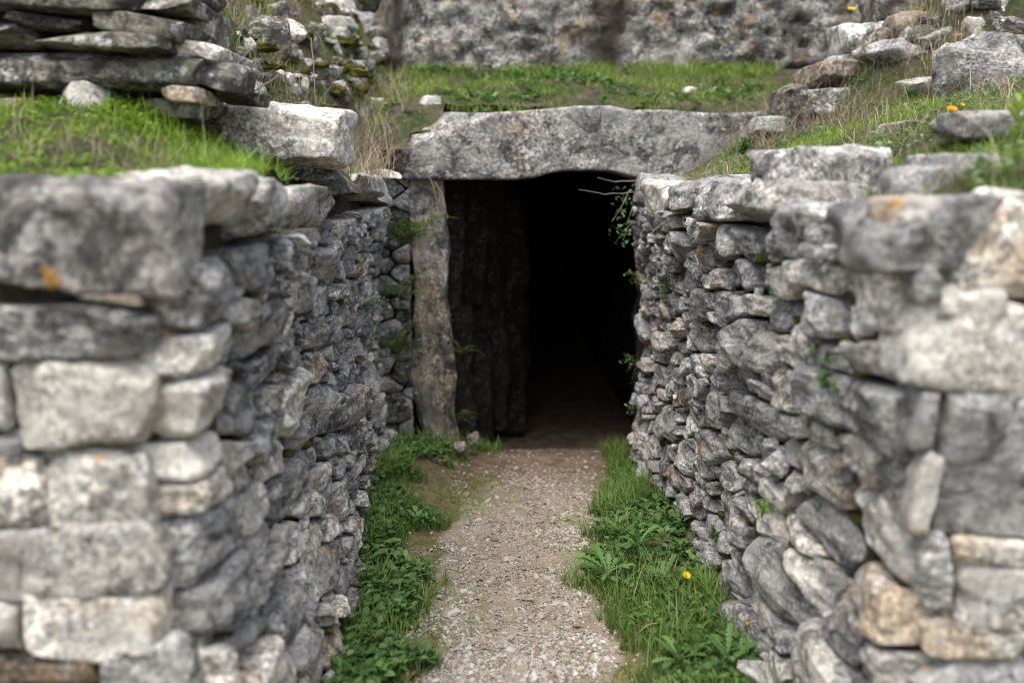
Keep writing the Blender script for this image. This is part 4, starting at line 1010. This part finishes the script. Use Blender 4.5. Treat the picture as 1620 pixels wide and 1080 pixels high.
herb(on_wall(1216, 462, 1), 8, .13, 'upright grassy herb rooted under the pale coping stone', 1, up=.9, leaf=.022)
herb(on_wall(1046, 450, 1), 9, .16, 'hanging leafy herb high on the wall close to the opening', 2, per=12)
herb(on_wall(1058, 425, 1), 5, .10, 'small pale sprig just above the hanging herb', 3, mat=M['leaf_pale'])
herb(on_wall(1302, 615, 1), 8, .13, 'fuzzy green herb growing in a joint halfway up the wall', 4, up=.8)
herb(on_wall(1205, 815, 1), 7, .13, 'thin upright sprig low on the wall between dark stones', 5, mat=M['leaf_bright'], up=1.2, per=7)
herb(on_wall(1128, 845, 1), 5, .08, 'dark bluish leaf tuft low on the wall above the flower', 6)
herb(on_wall(572, 490, -1), 9, .15, 'bushy little herb on the wall end facing the ferns', 7, out=(.8, -.5, 0), mat=M['leaf'])
herb(on_wall(585, 520, -1), 6, .12, 'trailing sprigs under the bushy little herb', 8, out=(.8, -.5, 0), droop=.7)
for k, (px, py, lb) in enumerate([(1003, 440, 'topmost green sprig at the edge of the dark opening'), (1003, 575, 'middle green sprig at the edge of the dark opening'), (1004, 650, 'small fern like sprig low at the edge of the opening'), (1006, 715, 'leafy sprig at the wall foot where the path enters the dark')]):
    herb(at(px + 6, py, 5.42), 6, .10, lb, 40 + k, out=(-.9, -.4, 0), leaf=.024, mat=M['fern'])
herb(at(1175, 245, 4.4), 14, .10, 'dark ferny leaved herb on the slope beside the lintel', 50, out=(0, 0, .3), mat=M['leaf'], leaf=.02, per=16, up=.6)
g = hit(1607, 225, 2.2); t = thing('broadleaf_herb', 'bright yellow green leafy plant on the slope at the picture edge', 'plant', tuple(g))
BL = [mesh('leaf', *leaf_geo(.075, .020, n=5, curl=c, stalk=.1), M['leaf_bright'], .6) for c in (.2, .5)]
V, F = tube([(0, 0, 0), (.005, 0, .05), (.0, .003, .11)], .002, .001); link('stem', mesh('stem', V, F, M['leaf'], .6), t)
for k in range(14): link('leaf', BL[k % 2], t, (0, 0, .008 * k), (.5, 0, k * 2.4), scale=.8)

# twigs overhanging the opening
sh = thing('overhanging_shrub', 'leafy twiggy shrub hanging over the dark opening from the wall top', 'shrub', tuple(at(1004, 300, 5.30))); sp = np.array(sh.location)
for k, (x0, y0, x1, y1) in enumerate([(1004, 304, 915, 300), (1004, 286, 945, 281), (998, 300, 968, 350), (1000, 330, 985, 380)]):
    V, F = tube(bend(at(x0, y0, 5.28), at(x1, y1, 5.1 + .03 * k), (0, 0, -.012), 9, k, .006), .0032, .0012); link('twig', mesh('twig', V - sp, F, M['twig'], .8), sh)
LF = Join(); r = np.random.default_rng(3)
for k in range(90):
    q = at(r.normal(986, 9), r.uniform(296, 392), 5.2 + r.normal(0, .06)); V, F = leaf_geo(.026, .017, n=2, curl=.2, stalk=.2)
    LF.add(rot2(V, (r.uniform(-.4, .9), r.normal(0, .5), r.uniform(0, 6.28))) + q - sp, F, r.random())
link('leaves', LF.mesh('leaves', M['leaf']), sh, kind='stuff')

# dry sticks
def stick(pts, r0, r1, label, name='dry_stalk', mat=M['straw'], tone=.4, cat='dry stalk'):
    o0 = np.array(pts[0]); V, F = tube(np.array(pts) - o0, r0, r1); o = link(name, mesh(name, V, F, mat, tone), None, tuple(o0)); return tag(o, label, cat)
def st(px0, py0, px1, py1, Y, label, sag=(0, 0, 0), r0=.0035, mat=M['straw'], tone=.4):
    return stick(bend(at(px0, py0, Y), at(px1, py1, Y - .03), sag, 8, int(px0), .003), r0, r0 * .5, label, mat=mat, tone=tone)
st(347, 100, 346, 55, 3.4, 'short upright brown stalk behind the slab end', mat=M['twig'])
st(375, 142, 402, 98, 3.4, 'leaning reddish brown stalk behind the long pale block', mat=M['twig'], tone=.2)
st(352, 102, 368, 70, 3.4, 'thin dark stalk beside the short upright one', r0=.002, mat=M['twig'], tone=.1)
st(370, 122, 390, 78, 3.4, 'pale thin stalk beside the leaning reddish one', r0=.0018, tone=.9)
st(386, 156, 440, 120, 3.35, 'yellow straw stalk lying over the long pale block', r0=.003, tone=.9)
st(492, 60, 500, 178, 4.9, 'tall grey bare stem in front of the rubble bank', r0=.004, mat=M['twig'], tone=.9)
st(495, 178, 545, 105, 4.9, 'grey bare stem crossing in front of the rubble bank', r0=.003, mat=M['twig'], tone=.8)
st(566, 262, 600, 247, 5.0, 'pale snapped twig on the earth beside the door jamb', r0=.003, tone=.9)
st(400, 345, 480, 362, 2.45, 'pale root strand hanging across the wall coping', (0, 0, -.02), .0022, tone=.8)
st(688, 288, 708, 348, 5.5, 'thin dry stem dangling at the lintel corner', (.012, 0, .01), .0022, tone=.7)
st(680, 282, 676, 338, 5.5, 'curled dry root dangling above the standing stone', (.035, 0, 0), .0025, tone=.6)
st(1360, 700, 1400, 1010, 2.05, 'long brown dry stem hanging down in front of the near wall stones', (.02, 0, 0), .0028, mat=M['twig'], tone=.6)
st(1030, 370, 1085, 318, 4.3, 'fine straw leaning across the wall stones near the opening', r0=.0014, tone=.9)
st(1002, 1036, 1040, 985, 3.0, 'bent pale straw lying over the grass by the gravel', (-.02, 0, .03), .0024, tone=.8)
st(1245, 205, 1300, 130, 4.9, 'slender straw rising in front of the stepped blocks', r0=.0016, tone=.9)
st(1395, 215, 1260, 150, 4.7, 'long arching straw in front of the stepped blocks', (0, 0, .05), .0016, tone=.8)
st(1340, 190, 1345, 105, 4.8, 'upright straw before the lowest stepped blocks', r0=.0015, tone=.7)
st(800, 148, 860, 95, 6.9, 'leaning straw against the base of the rock face', r0=.003, tone=.6)

# dry bush at the foot of the rock face
bp = hit(655, 104, 5.9); bsh = thing('dry_bush', 'leafless straw coloured bush at the left foot of the rock face', 'bush', tuple(bp)); r = np.random.default_rng(9)
for k, (dx, dy) in enumerate([(-12, -95), (6, -80), (20, -70), (-45, -35), (28, -45), (38, 4), (-4, -60), (2, -100), (-20, -70)]):
    e = at(655 + dx, 104 + dy, bp[1] - .05 + r.normal(0, .06))
    V, F = tube(bend((0, 0, 0), e - bp, (r.normal(0, .03), 0, 0), 9, k, .008), .006, .002); b_ = link('branch', mesh('branch', V, F, M['straw'], r.random()), bsh)
    q = (e - bp)
    for j in range(2):
        e2 = q * .55 + (q * .5 + r.normal(0, .06, 3)); V, F = tube(bend(q * .55, e2, (0, 0, 0), 5, k + j, .006), .0025, .001); link('twig', mesh('twig', V, F, M['straw'], r.random()), b_)

# fallen dead leaves
DL = mesh('dead_leaf', *leaf_geo(.055, .03, n=5, curl=.9, fold=.7, stalk=.1), M['dead_leaf'], .6)
for k, (px, py, lb) in enumerate([(692, 1020, 'curled brown dead leaf on the moss at the gravel edge'), (670, 1054, 'brown dead leaf lying near the weeds at the bottom of the path'), (1125, 1035, 'orange brown dead leaf in the grass under the wall'), (1028, 990, 'reddish dead leaf on the grass beside the bent straw')]):
    g = on_z(px, py, .04); g[2] = float(ground_z(g[0], g[1])) + .012
    tag(link('dead_leaf', DL, None, tuple(g), (.2, .5, 1.3 * k + .8)), lb, 'dead leaf')
